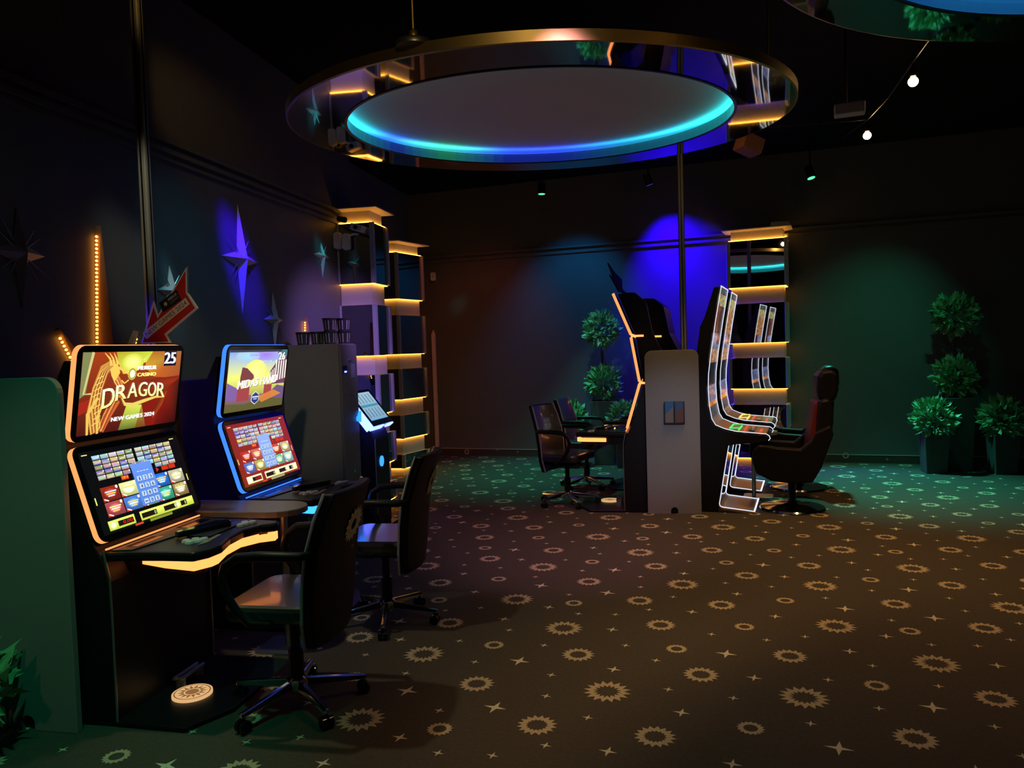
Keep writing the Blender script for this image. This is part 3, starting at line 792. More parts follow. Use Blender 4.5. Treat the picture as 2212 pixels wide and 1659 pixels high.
# ------------------------------------------------------------------ side tables
def side_table(label, loc, rz, shelf, post, base, ztop):
    r = thing('side_table', label, 'table', loc, rz, 'small side tables between machines')
    MB().prism(shelf, ztop - 0.032, ztop).build('table_top', M_WOOD, r, bevel=0.005)
    MB().cone((post[0], post[1], 0.012), (post[0], post[1], ztop - 0.032), 0.02, 0.02, 16).build('post', M_STEEL, r, smooth=40)
    MB().prism(rrect(base[2], base[3], 0.03, x0=base[0], y0=base[1]), 0.0, 0.012).build('base_plate', M_STEEL, r)
    return r
sh = [(-0.24, -0.15), (0.44, -0.15)] + [(0.44 + 0.14 * math.sin(PI * i / 8) * (1.0 if i < 6 else 1), -0.15 + 0.30 * (1 - math.cos(PI * i / 8)) / 2) for i in range(1, 8)] + [(0.44, 0.15), (-0.24, 0.15)]
side_table('small grey oak shelf on a post between the two left wall machines', (-2.44, 3.705, 0), 0, sh, (0.44, 0.03), (0.30, -0.10, 0.26, 0.24), 0.762)
p3 = Vector((0.40, 7.2)) + rowd * 0.815 + Vector((math.cos(RA), math.sin(RA))) * 0.22
side_table('small shelf on a grey post between the two curved screen machines', (p3.x, p3.y, 0), RA,
           [(-0.15, -0.16), (0.25, -0.16), (0.33, -0.06), (0.33, 0.06), (0.25, 0.16), (-0.15, 0.16)], (0.10, 0.0), (0.0, -0.11, 0.28, 0.22), 0.66)

# ------------------------------------------------------------------ office chairs
def office_chair():
    r = thing('office_chair', 'x', 'chair', group='black leather swivel chairs at the slot machines')
    s = MB().prism(rrect(0.42, 0.48, 0.08, x0=-0.20, y0=-0.24), 0.445, 0.52).build('seat', M_SEAT, r, bevel=0.022)
    # backrest: curved shell
    prof = [(-0.165, 0.33), (-0.175, 0.45), (-0.185, 0.60), (-0.205, 0.74), (-0.245, 0.88), (-0.285, 0.985)]
    vs = []; n = 9; T = 0.055
    hwid = [0.19, 0.228, 0.235, 0.235, 0.225, 0.205]
    def ring(off):
        R = []
        for (x, z), hw in zip(prof, hwid):
            for k in range(n):
                u = -1 + 2 * k / (n - 1)
                R.append((x + 0.035 * u * u - off, hw * u, z))
        return R
    vs = ring(0) + ring(T); m = len(prof)
    fs = []
    for o, flip in ((0, False), (m * n, True)):
        for i in range(m - 1):
            for k in range(n - 1):
                q = [o + i * n + k, o + i * n + k + 1, o + (i + 1) * n + k + 1, o + (i + 1) * n + k]
                fs.append(q[::-1] if flip else q)
    edge = [k for k in range(n)] + [i * n + n - 1 for i in range(1, m)] + [(m - 1) * n + k for k in range(n - 2, -1, -1)] + [i * n for i in range(m - 2, 0, -1)]
    for a, b in zip(edge, edge[1:] + edge[:1]): fs.append([b, a, a + m * n, b + m * n])
    bm_ = MB().add(vs, fs); bm_.m = [1 if k < (m - 1) * (n - 1) else 0 for k in range(len(bm_.m))]
    bk = bm_.build('backrest', [M_LEATHER, M_SEAT], r, smooth=50, bevel=0.012)
    pp = []
    for (x, z), hw in list(zip(prof, hwid)): pp.append((x + 0.035 - 0.008, -hw - 0.004, z))
    q2 = [(x + 0.035 - 0.008, hw + 0.004, z) for (x, z), hw in zip(prof, hwid)][::-1]
    pip = MB().tube(pp, 0.007, 6); pip.tube(q2, 0.007, 6)
    pip.build('piping', mat('grey_piping', (0.5, 0.5, 0.5), 0.4), bk)
    # embroidered sun and word on the back
    em = MB(); rz_ = math.atan2(0.08, 0.245)
    M = frame((-0.222 - T - 0.004, -0.03, 0.81), (0, -1, 0), (-math.sin(rz_), 0, math.cos(rz_)))
    sun_motif(em, 0, 0, 0.088, 0, 0, M, 0.004); sun_motif(em, 0, 0, 0.05, 0, 0.1, M, 0.0045)
    em.build('sun_emblem', M_GOLD, bk, label='gold embroidered sun')
    c = Canvas(0.15, 0.05); c.text('MERKUR', 0, 0, 1, 1, (190, 165, 80), 0)
    c.build('embroidered_word', PRINT, frame(M @ Vector((-0.075, -0.16, 0.006)), M.to_3x3() @ Vector((1, 0, 0)), M.to_3x3() @ Vector((0, 1, 0))), bk)
    for sg in (-1, 1):
        y = sg * 0.275
        P = [(-0.205, sg * 0.235, 0.742), (-0.17, y, 0.742), (0.0, y, 0.742), (0.10, y, 0.735), (0.155, y, 0.70), (0.175, y, 0.64), (0.15, y, 0.57), (0.11, y, 0.51), (0.06, y, 0.462), (0.0, sg * 0.255, 0.45), (-0.03, sg * 0.18, 0.44), (-0.04, sg * 0.08, 0.425)]
        MB().tube(P, [0.014, 0.02, 0.021, 0.021, 0.02, 0.019, 0.018, 0.017, 0.016, 0.015, 0.014, 0.012], 10).build('armrest', M_BLACK, r, smooth=60)
    cl = MB(); cl.cone((0, 0, 0.10), (0, 0, 0.26), 0.033, 0.033, 16); cl.cone((0, 0, 0.24), (0, 0, 0.41), 0.022, 0.022, 16); cl.box(-0.13, 0.11, -0.09, 0.09, 0.395, 0.445); cl.box(-0.17, -0.11, -0.03, 0.03, 0.38, 0.47)
    cl.build('gas_column', M_BLACK, r, smooth=40)
    MB().tube([(0.0, -0.05, 0.41), (0.03, -0.22, 0.412)], 0.008, 8).build('tilt_lever', M_BLACK, r)
    bs = MB().lathe([(0.04, 0.07), (0.048, 0.085), (0.045, 0.125), (0.033, 0.135)], 20).build('hub', M_CHROME, r, smooth=40)
    for k in range(5):
        a = 2 * PI * k / 5; d = Vector((math.cos(a), math.sin(a), 0)); w = Vector((-d.y, d.x, 0))
        P0 = d * 0.03; P1 = d * 0.305
        vs = []
        for P, z0, z1, h in ((P0, 0.085, 0.122, 0.022), (P1, 0.066, 0.086, 0.014)):
            for sx, z in ((-1, z0), (1, z0), (0.6, z1), (-0.6, z1)): vs.append(P + w * h * sx + Vector((0, 0, z)))
        lg = MB().add(vs, [(0, 1, 2, 3)[::-1], (4, 5, 6, 7), (0, 1, 5, 4), (1, 2, 6, 5), (2, 3, 7, 6), (3, 0, 4, 7)]).build('leg', M_CHROME, r, bevel=0.004)
        cs = MB(); e = d * 0.29 + w * 0.0
        cs.cone(e + w * -0.024 + Vector((0, 0, 0.0275)), e + w * -0.006 + Vector((0, 0, 0.0275)), 0.0275, 0.0275, 16)
        cs.cone(e + w * 0.006 + Vector((0, 0, 0.0275)), e + w * 0.024 + Vector((0, 0, 0.0275)), 0.0275, 0.0275, 16)
        cs.cone(e + Vector((0, 0, 0.03)), e + Vector((0, 0, 0.07)), 0.008, 0.008, 8)
        cs.cone(e + w * -0.02 + Vector((0, 0, 0.0275)), e + w * 0.02 + Vector((0, 0, 0.0275)), 0.012, 0.012, 8)
        cs.build('caster', M_GLOSS, lg, smooth=40)
    return r
def set_base_turn(chair, ang):
    for o in bpy.data.objects:
        if o.parent == chair and (o.name.startswith('leg') or o.name.startswith('hub')):
            o.rotation_euler = (0, 0, ang)
ch = office_chair()
spec = [((-1.63, 3.10, 0), math.radians(181), math.radians(32), 'closest black swivel chair with gold sun on its back, at the DRAGOR machine'),
        ((-1.60, 4.16, 0), math.radians(183), math.radians(69), 'black swivel chair with blue lit seat, at the MIDAS HAND machine'),
        ((-0.96, 7.52, 0), math.radians(-20), math.radians(153), 'black swivel chair with lit grey back at the orange edged three screen machine'),
        ((-0.86, 8.45, 0), math.radians(-10), math.radians(20), 'black swivel chair half hidden behind another, in front of the low bushes')]
for i, (l, rz, bt, lb) in enumerate(spec):
    c = ch if i == 0 else dup(ch)
    c.location = l; c.rotation_euler = (0, 0, rz); c['label'] = lb
    set_base_turn(c, bt - rz)

# ------------------------------------------------------------------ armchairs
def armchair():
    r = thing('bucket_armchair', 'x', 'chair', group='black bucket armchairs on round chrome bases')
    MB().lathe([(0.285, 0.0), (0.29, 0.012), (0.28, 0.026), (0.10, 0.042), (0.05, 0.06), (0.036, 0.08)], 40).build('round_base', mat('dark_chrome', (0.32, 0.32, 0.34), 0.12, metal=1.0), r, smooth=40)
    MB().cone((0, 0, 0.06), (0, 0, 0.30), 0.035, 0.035, 20).build('stem', M_BLACK, r, smooth=40)
    side = [(0.325, 0.37), (0.355, 0.47), (0.35, 0.575), (0.30, 0.628), (0.24, 0.625), (0.15, 0.605), (-0.05, 0.59), (-0.14, 0.665), (-0.18, 0.74), (-0.30, 0.80), (-0.325, 0.72), (-0.225, 0.43), (-0.145, 0.29), (0.045, 0.285), (0.20, 0.305)]
    for y0, y1 in ((-0.30, -0.235), (0.235, 0.30)):
        MB().prism(side, y0, y1, 'y').build('side_panel', M_LEATHER, r, bevel=0.016)
    MB().prism([(0.34, 0.40), (0.33, 0.46), (0.25, 0.485), (-0.17, 0.46), (-0.20, 0.40), (-0.1, 0.32), (0.2, 0.32)], -0.236, 0.236, 'y').build('seat_cushion', M_LEATHER, r, bevel=0.02)
    MB().prism([(-0.18, 0.45), (-0.205, 0.95), (-0.225, 1.02), (-0.30, 1.03), (-0.335, 0.93), (-0.322, 0.72), (-0.23, 0.43)], -0.25, 0.25, 'y').build('back_shell', M_LEATHER, r, bevel=0.025)
    MB().prism([(-0.12, 0.47), (-0.145, 0.74), (-0.185, 0.98), (-0.21, 1.01), (-0.215, 0.9), (-0.185, 0.46)], -0.20, 0.20, 'y').build('back_cushion', M_RED, r, bevel=0.025, label='dark red inner back cushion')
    MB().prism([(-0.215, 1.015), (-0.205, 1.10), (-0.215, 1.22), (-0.26, 1.275), (-0.33, 1.28), (-0.385, 1.245), (-0.39, 1.10), (-0.36, 1.0), (-0.30, 0.985)], -0.17, 0.17, 'y').build('headrest', M_LEATHER, r, bevel=0.03)
    return r
ac = armchair()
ac.location = (1.13, 7.38, 0); ac.rotation_euler = (0, 0, PI - 0.06); ac['label'] = 'nearer black bucket armchair with dark red back cushion, on a round chrome base'
dup(ac, (1.36, 8.42, 0), PI - 0.12, 'further black bucket armchair, partly hidden by the nearer one')

# ------------------------------------------------------------------ arrow signs on the machines
def arrow_sign(label, loc, rz, front=True):
    r = thing('arrow_sign', label, 'sign', loc, rz, 'arrow boards on top of machines')
    P = [(-0.100, 0.0), (0.068, 0.0), (0.045, 0.042), (0.225, 0.165), (0.172, 0.245), (0.178, 0.372), (0.0, 0.135), (-0.018, 0.21)]
    b = MB().prism(P, -0.006, 0.006, 'y').build('board', M_BAND if front else M_BLACK, r)
    if not front:
        return r
    c = Canvas(1, 1)
    cx = sum(p[0] for p in P) / len(P); cz = sum(p[1] for p in P) / len(P)
    I = [(-0.088, 0.007), (0.056, 0.007), (0.035, 0.045), (0.212, 0.166), (0.165, 0.244), (0.170, 0.352), (0.002, 0.122), (-0.017, 0.183)]
    c.poly(I, (176, 30, 18))
    ang = math.radians(33.5); ux = (math.cos(ang), math.sin(ang)); vx = (-math.sin(ang), math.cos(ang)); o = (-0.066, 0.022)
    fn = lambda x, y: (o[0] + x * ux[0] + y * vx[0], o[1] + x * ux[1] + y * vx[1])
    c.poly([fn(0.0, 0.0), fn(0.30, 0.0), fn(0.30, 0.038), fn(0.0, 0.038)], (196, 188, 170), 1)
    c.text('NEW GAMES 2024', 0.010, 0.008, 0.29, 0.030, (120, 50, 38), 2, fn=fn)
    c.poly([fn(0.155, 0.052), fn(0.275, 0.042), fn(0.285, 0.100), fn(0.165, 0.104)], (24, 24, 26), 1)
    s_ = fn(0.192, 0.078); c.star(s_[0], s_[1], 0.012, 0.007, 10, (190, 180, 120), 2)
    c.text('MERKUR', 0.215, 0.078, 0.272, 0.090, (190, 190, 185), 2, fn=fn); c.text('CASINO', 0.215, 0.060, 0.272, 0.071, (120, 118, 112), 2, fn=fn)
    c.build('print', PRINT, frame((0, -0.0064, 0), (1, 0, 0), (0, 0, 1)), r)
    return r
arrow_sign('red arrow board reading NEW GAMES 2024, standing on the DRAGOR machine', (-2.478, 3.45, 1.636), 0)
arrow_sign('dark arrow board seen edge on, standing on the near three screen machine', (-0.36, 7.28, 2.045), math.radians(90), False).rotation_euler = (math.radians(-35), 0, math.radians(72))

# ------------------------------------------------------------------ posts
def post(label, x, y, z0):
    r = thing('cable_post', label, 'post', (x, y, 0), 0, 'vertical aluminium cable posts')
    MB().prism(rrect(0.05, 0.05, 0.01, x0=-0.025, y0=-0.025), z0, CEIL - 0.02).build('profile', M_POST, r)
    g = MB()
    for sx, sy in ((-1, 0), (0, -1), (1, 0)):
        g.box(sx * 0.0252 - 0.004, sx * 0.0252 + 0.004, sy * 0.0252 - 0.004, sy * 0.0252 + 0.004, z0, CEIL - 0.03)
    g.build('groove', M_BLACK, r)
    MB().box(-0.05, 0.05, -0.05, 0.05, CEIL - 0.02, CEIL - 0.001).build('ceiling_flange', M_STEEL, r)
    MB().box(-0.045, 0.045, -0.045, 0.045, 0, 0.015).build('foot', M_STEEL, r)
post('grey aluminium post behind the DRAGOR machine rising to the ceiling', -2.765, 3.80, 0.015)
post('grey aluminium post behind the mid room grey board rising to the ceiling', 0.19, 7.42, 0.015)

# ------------------------------------------------------------------ light columns
LEV = [(2.22, 2.80), (1.53, 2.02), (0.96, 1.345), (0.465, 0.765), (0.09, 0.27)]     # mirror boxes (z0,z1)
BANDS = [(2.80, 2.915), (2.02, 2.22), (1.345, 1.53), (0.765, 0.96), (0.27, 0.465), (0.0, 0.09)]
def outset(poly, d, open_edges):
    """offset polygon edges outward by d except open edges (against walls)"""
    n = len(poly); out = []
    lines = []
    for i in range(n):
        a = Vector(poly[i]); b = Vector(poly[(i + 1) % n]); t = (b - a).normalized(); nn = Vector((t.y, -t.x))
        k = 0 if i in open_edges else d
        lines.append((a + nn * k, t))
    for i in range(n):
        (p, t), (q, s) = lines[i - 1], lines[i]
        den = t.x * s.y - t.y * s.x
        k = ((q.x - p.x) * s.y - (q.y - p.y) * s.x) / den
        out.append(tuple(p + t * k))
    return out
def light_column(label, poly, open_edges, mirror, lit_edges):
    c0 = poly[0]
    r = thing('light_column', label, 'column', (c0[0], c0[1], 0), 0, 'mirrored columns with amber light bands')
    P = [(x - c0[0], y - c0[1]) for x, y in poly]
    n = len(P)
    Bx = outset(P, 0.03, open_edges)
    Cp = outset(P, 0.10, open_edges)
    MB().prism(outset(P, -0.01, open_edges), 0.0, 2.90).build('core', M_BLACK, r)
    for (z0, z1) in BANDS:
        MB().prism(P, z0, z1).build('light_band', M_BAND, r)
    capm = MB(); 
    vs = [(x, y, 2.915) for x, y in P] + [(x, y, 2.928) for x, y in Cp] + [(x, y, 2.94) for x, y in Cp]
    fs = [[i, (i + 1) % n, n + (i + 1) % n, n + i] for i in range(n)] + [[n + i, n + (i + 1) % n, 2 * n + (i + 1) % n, 2 * n + i] for i in range(n)] + [[2 * n + i for i in range(n)]]
    capm.add(vs, fs).build('cap', M_BAND, r)
    for (z0, z1) in LEV:
        b = MB().prism(Bx, z0 + 0.003, z1 - 0.003, side_mi=1).build('mirror_box', [M_BAND, mirror], r)
        tr_ = MB()
        for i in range(n):
            if i in open_edges and (i - 1) % n in open_edges: continue
            if i in open_edges or (i - 1) % n in open_edges: w = 0.010
            else: w = 0.02
            x, y = Bx[i]; tr_.box(x - w, x + w, y - w, y + w, z0 + 0.002, z1 - 0.002)
        tr_.build('edge_profile', M_ALU, b)
    lz = [2.802] + [z0 - 0.006 for z0, z1 in LEV]          # one strip above the top box, one under every box
    O = outset(P, 0.027, open_edges); O2 = outset(P, 0.002, open_edges)
    for z in lz:
        s = MB()
        for i in lit_edges:
            j = (i + 1) % n
            s.prism([O2[i], O2[j], O[j], O[i]], z, z + 0.005)
        s.build('light_strip', E_AMBER, r)
    return r
# left pair and the one by the back wall
light_column('nearest mirrored light column, at the end of the left wall', [(-3.045, 7.02), (-2.725, 7.02), (-2.725, 7.34), (-3.045, 7.34)], [3], M_DKMIRROR, [0, 1, 2])
light_column('mirrored light column with angled face, second one on the left, deeper in the room', [(-3.70, 9.2), (-3.255, 9.2), (-3.117, 9.68), (-3.70, 9.68)], [3], M_DKMIRROR, [0, 1, 2])
yb = 10.0
light_column('mirrored light column standing at the back wall behind the curved machines', [(0.855, 10.05), (1.460, 9.916), (1.522, 10.195), (0.917, 10.329)], [2], M_MIRROR, [0, 1, 3])
# smaller devices on the columns
t = thing('wall_speaker', 'pair of rounded white speakers on a bracket, on the nearest mirrored column', 'speaker', (-2.99, 6.93, 2.64))
MB().prism(rrect(0.075, 0.155, 0.028, x0=-0.065, y0=-0.085), -0.03, 0.03, 'y').build('speaker_body', M_WHITE, t, bevel=0.006)
MB().prism(rrect(0.075, 0.155, 0.028, x0=0.02, y0=-0.10), -0.02, 0.03, 'y').build('speaker_body', M_WHITE, t, bevel=0.006)
b = MB(); b.tube([(0.05, 0.0, 0.02), (0.12, 0.03, 0.05), (0.16, 0.055, 0.05)], 0.01, 8); b.box(-0.02, 0.02, 0.02, 0.06, -0.03, 0.03)
b.build('bracket', M_WHITE, t)
t = thing('ceiling_projector', 'boxy white device under the cap of the nearest mirrored column', 'projector', (-2.80, 6.90, 2.735))
MB().box(-0.06, 0.06, -0.05, 0.06, -0.03, 0.03, 0, Matrix.Rotation(0.3, 4, 'Y')).build('housing', M_WHITE, t, bevel=0.008)
MB().cone((0, -0.05, 0), (0, -0.065, 0), 0.02, 0.02, 16).build('lens', M_GLOSS, t)
MB().box(-0.015, 0.015, 0.05, 0.09, -0.015, 0.015).build('mount', M_WHITE, t)
t = thing('security_camera', 'small dark camera on an arm left of the amber column cap', 'camera', (-3.0, 6.88, 2.83))
MB().cone((0.02, 0, 0), (0.10, -0.03, -0.02), 0.026, 0.028, 16).build('camera_body', M_BLACK, t, smooth=40)
MB().cone((0.10, -0.03, -0.02), (0.106, -0.032, -0.0215), 0.02, 0.018, 16).build('lens', M_GLOSS, t)
MB().tube([(0.03, 0, 0), (-0.02, 0.0, 0.06), (-0.048, 0.0, 0.08)], 0.009, 8).build('arm', M_STEEL, t)
t = thing('wireless_box', 'small pale box lying on the cap of the column by the back wall', 'box', (1.43, 9.93, 2.94))
MB().prism(rrect(0.22, 0.10, 0.02, x0=-0.11, y0=-0.05), 0.0, 0.055).build('case', M_WHITE, t, bevel=0.012)
t = thing('small_camera', 'two small round amber lit cameras at the column corner by the back wall', 'camera', (1.515, 9.98, 2.83))
MB().ball((0, 0, 0), 0.03, 14, 10).build('dome', M_WHITE, t, smooth=60)
MB().ball((0.0, 0, -0.075), 0.026, 14, 10).build('dome', M_WHITE, t, smooth=60)
MB().box(-0.03, 0.0, -0.012, 0.012, -0.085, 0.02).build('bracket', M_WHITE, t)

# ------------------------------------------------------------------ wall stars
def wall_star(label, y, z, H_, Wd, s):
    r = thing('wall_star', label, 'wall star', (-3.05, y, z), 0, 'four pointed metal stars on the left wall')
    # local: +x out of the wall, y along, z up; faceted four-point star
    up_, dn, ws = H_
    d = 0.06 * s
    pts = [(0, up_), (0.035 * s, 0.05 * s), (Wd, 0), (0.035 * s, -0.05 * s), (0, -dn), (-0.035 * s, -0.05 * s), (-Wd, 0), (-0.035 * s, 0.05 * s)]
    vs = [(d, 0, 0)] + [(0.004, p[0], p[1]) for p in pts] + [(0.001, p[0], p[1]) for p in pts]
    fs = [[0, 1 + k, 1 + (k + 1) % 8] for k in range(8)] + [[1 + k, 9 + k, 9 + (k + 1) % 8, 1 + (k + 1) % 8] for k in range(8)]
    MB().add(vs, fs).build('star_body', M_STAR, r)
    w = MB()
    for a in (35, 55, 125, 145, 215, 235, 305, 325):
        L = (0.16 if a % 20 == 15 else 0.22) * s
        w.tube([(0.012, 0.03 * s * math.cos(math.radians(a)), 0.03 * s * math.sin(math.radians(a))), (0.02, L * math.cos(math.radians(a)), L * math.sin(math.radians(a)))], [0.004, 0.0015], 5)
    w.build('thin_rays', M_STEEL, r)
    return r
wall_star('large dark star at the far left, left of the amber light strip', 3.22, 2.09, (0.22, 0.27, 0), 0.16, 0.9)
wall_star('cyan lit star partly behind the red arrow board', 4.38, 1.985, (0.16, 0.20, 0), 0.13, 0.8)
wall_star('big blue lit star in the middle of the left wall', 5.22, 2.275, (0.40, 0.40, 0), 0.25, 1.1)
wall_star('faint bluish star low on the left wall above the MIDAS HAND machine', 5.68, 1.845, (0.22, 0.24, 0), 0.15, 0.8)
wall_star('small turquoise lit star left of the nearest mirrored column', 6.62, 2.455, (0.12, 0.20, 0), 0.17, 0.7)

# ------------------------------------------------------------------ star lamps with LED strips
def star_lamp(label, y, z, rays):
    r = thing('star_lamp', label, 'wall lamp', (-3.05, y, z), 0, 'wall lamps with amber dot strips')
    MB().cone((0.001, 0, 0), (0.05, 0, 0), 0.09, 0.05, 12).build('centre', M_BLACK, r)
    for ang, L, wd in rays:
        a = math.radians(ang); d = Vector((0, math.cos(a), math.sin(a))); n = Vector((0, -d.z, d.y))
        tip = d * L
        b0 = n * wd; b1 = n * -wd
        vs = [b0 + Vector((0.002, 0, 0)), b1 + Vector((0.002, 0, 0)), Vector((0.09, 0, 0)), tip + Vector((0.002, 0, 0)) + n * 0.01, tip + Vector((0.002, 0, 0)) - n * 0.01, tip + Vector((0.03, 0, 0))]
        bl = MB().add(vs, [(0, 2, 5, 3), (2, 1, 4, 5), (3, 5, 4), (0, 1, 2), (0, 3, 4, 1)]).build('blade', mat('brown_blade', (0.20, 0.12, 0.07), 0.5), r)
        s = MB(); N = max(4, int(L / 0.026))
        sg = 1 if math.cos(a) <= 0.3 else -1      # strip on the side that shines to the left
        for k in range(N):
            t_ = 0.12 + (0.84) * k / N
            p = d * (L * t_) + n * sg * (wd * (1 - t_) + 0.016) + Vector((0.016, 0, 0))
            s.ball(p, (0.006, 0.0085, 0.0065), 8, 6)
        s.build('led_strip', E_AMBERDOT, bl)
    return r
star_lamp('amber LED blade lamp behind the DRAGOR machine, with one tall upright blade', 3.755, 1.30, [(90, 1.0, 0.07), (128, 0.54, 0.06), (58, 0.50, 0.05), (205, 0.4, 0.05)])
star_lamp('amber LED blade lamp behind the coin cups near the first column', 6.22, 1.30, [(90, 0.58, 0.06), (130, 0.34, 0.05), (50, 0.34, 0.05)])

# ------------------------------------------------------------------ change machine, cups
t = thing('change_machine', 'tall taupe steel change machine beside the MIDAS HAND machine', 'cabinet', (-2.5, 5.865, 0))
MB().box(-0.50, -0.02, -0.165, 0.165, 0.0, 1.637).build('cabinet', M_CABGREY, t, bevel=0.004)
dr = MB().box(-0.02, 0.0, -0.16, 0.16, 0.03, 1.63).build('door', mat('dark_steel_door', (0.17, 0.16, 0.15), 0.4, metal=0.2), t, bevel=0.004)
c = MB(); c.box(0.0, 0.006, -0.13, -0.06, 1.40, 1.46); c.build('coin_slot', M_GLOSS, dr)
MB().box(0.006, 0.009, -0.115, -0.075, 1.405, 1.418).build('blue_lamp', E_KIOSK, dr, label='small blue indicator lamp')
MB().box(0.0, 0.004, 0.03, 0.10, 1.36, 1.47).build('sticker', mat('pale_sticker', (0.25, 0.27, 0.34), 0.5), dr)
k = MB(); 
for z in (1.50, 1.22, 0.60): k.cone((0, 0.0, z), (0.012, 0.0, z), 0.012, 0.012, 12)
k.build('lock', M_CHROME, dr)
MB().prism([(0.10, 1.0), (0.15, 0.985), (0.158, 1.075), (0.14, 1.06), (0.12, 1.035), (0.10, 1.03)], 0.0, 0.022, 'x').build('coin_tray', emat('blue_tray', (0.02, 0.22, 1.0), 2.2), dr, label='blue glowing coin tray')

def coin_cup(label, x, y, z):
    r = thing('coin_cup', label, 'cup', (x, y, z), 0, 'dark printed coin cups on the change machine')
    MB().lathe([(0.046, 0.0), (0.058, 0.098), (0.062, 0.098), (0.062, 0.104), (0.056, 0.104), (0.045, 0.004), (0.0, 0.004)], 24).build('cup_wall', M_CUP, r, smooth=40)
    s = MB()
    for a in (-2.2, -1.75, -1.3, -0.6, -0.2): 
        for w in (0.06,):
            vs = []
            for q in (a - w, a + w):
                for rr, z_ in ((0.0485, 0.012), (0.0568, 0.085)): vs.append((rr * math.cos(q) * 1.012, rr * math.sin(q) * 1.012, z_))
            s.add(vs, [(0, 2, 3, 1)])
    s.build('print', M_CUPSTRIPE, r)
    return r
ZT = 1.637
coin_cup('leftmost single dark coin cup on the change machine', -2.885, 5.85, ZT)
coin_cup('dark coin cup on the change machine, left of the stacked cups', -2.762, 5.86, ZT)
coin_cup('bottom dark coin cup of the left stack on the change machine', -2.64, 5.83, ZT)
coin_cup('top dark coin cup of the left stack on the change machine', -2.64, 5.83, ZT + 0.104)
coin_cup('bottom dark coin cup of the right stack on the change machine', -2.565, 5.93, ZT)
coin_cup('top dark coin cup of the right stack on the change machine', -2.565, 5.93, ZT + 0.104)

# ------------------------------------------------------------------ info kiosk
t = thing('info_kiosk', 'blue glowing touch terminal with tilted tablet beside the change machine', 'kiosk', (-2.55, 6.46, 0))
ped = MB().prism([(-0.18, 0.02), (0.06, 0.02), (0.06, 0.80), (0.02, 0.90), (-0.10, 1.06), (-0.18, 1.06)], -0.13, 0.22, 'y').build('pedestal', M_BLACK, t, bevel=0.01)
MB().box(0.055, 0.062, -0.128, -0.118, 0.03, 0.80).build('edge_profile', M_STEEL, ped)
MB().box(-0.22, 0.12, -0.2, 0.26, 0.0, 0.02).build('base_plate', M_DARK, t)
dv = Vector((-0.23, 0, 0.30)); tb_o = (0.10, -0.245, 0.925)
Mt = frame(tb_o, (0, 1, 0), dv)
tl = MB().prism(rrect(0.49, 0.378, 0.012), -0.03, 0.0, 'z', 0, Mt).build('tablet', M_GLOSS, t)
c = Canvas(0.40, 0.29)
c.rect(0, 0, 1, 1, (112, 150, 176), 0, (140, 172, 190)); c.rect(0, 0.46, 1, 0.55, (60, 130, 150), 1); c.rect(0, -0.02, 1, 0.0, (70, 150, 190), 1)
for row in (0.08, 0.6):
    for k in range(5): c.rect(0.1 + k * 0.18, row, 0.13 + k * 0.18, row + 0.33, (40, 64, 84), 2)
c.build('tablet_screen', SCREEN, frame(Mt @ Vector((0.045, 0.06, 0.0006)), (0, 1, 0), dv), tl)
g = MB()
g.prism([(0.0, 0.0), (0.49, 0.0), (0.49, 0.378), (0.0, 0.378)], -0.036, -0.031, 'z', 0, Mt)
g.box(-0.016, 0.0, 0.0, 0.378, -0.075, -0.002, 0, Mt)
g.box(0.0, 0.26, -0.012, 0.0, -0.055, -0.008, 0, Mt); g.box(0.36, 0.49, -0.012, 0.0, -0.055, -0.008, 0, Mt)
g.build('glow_frame', E_KIOSK, tl)
lp = MB().cone((0.058, 0.01, 0.59), (0.066, 0.01, 0.59), 0.048, 0.048, 24).build('round_lamp', E_LAMP, ped)

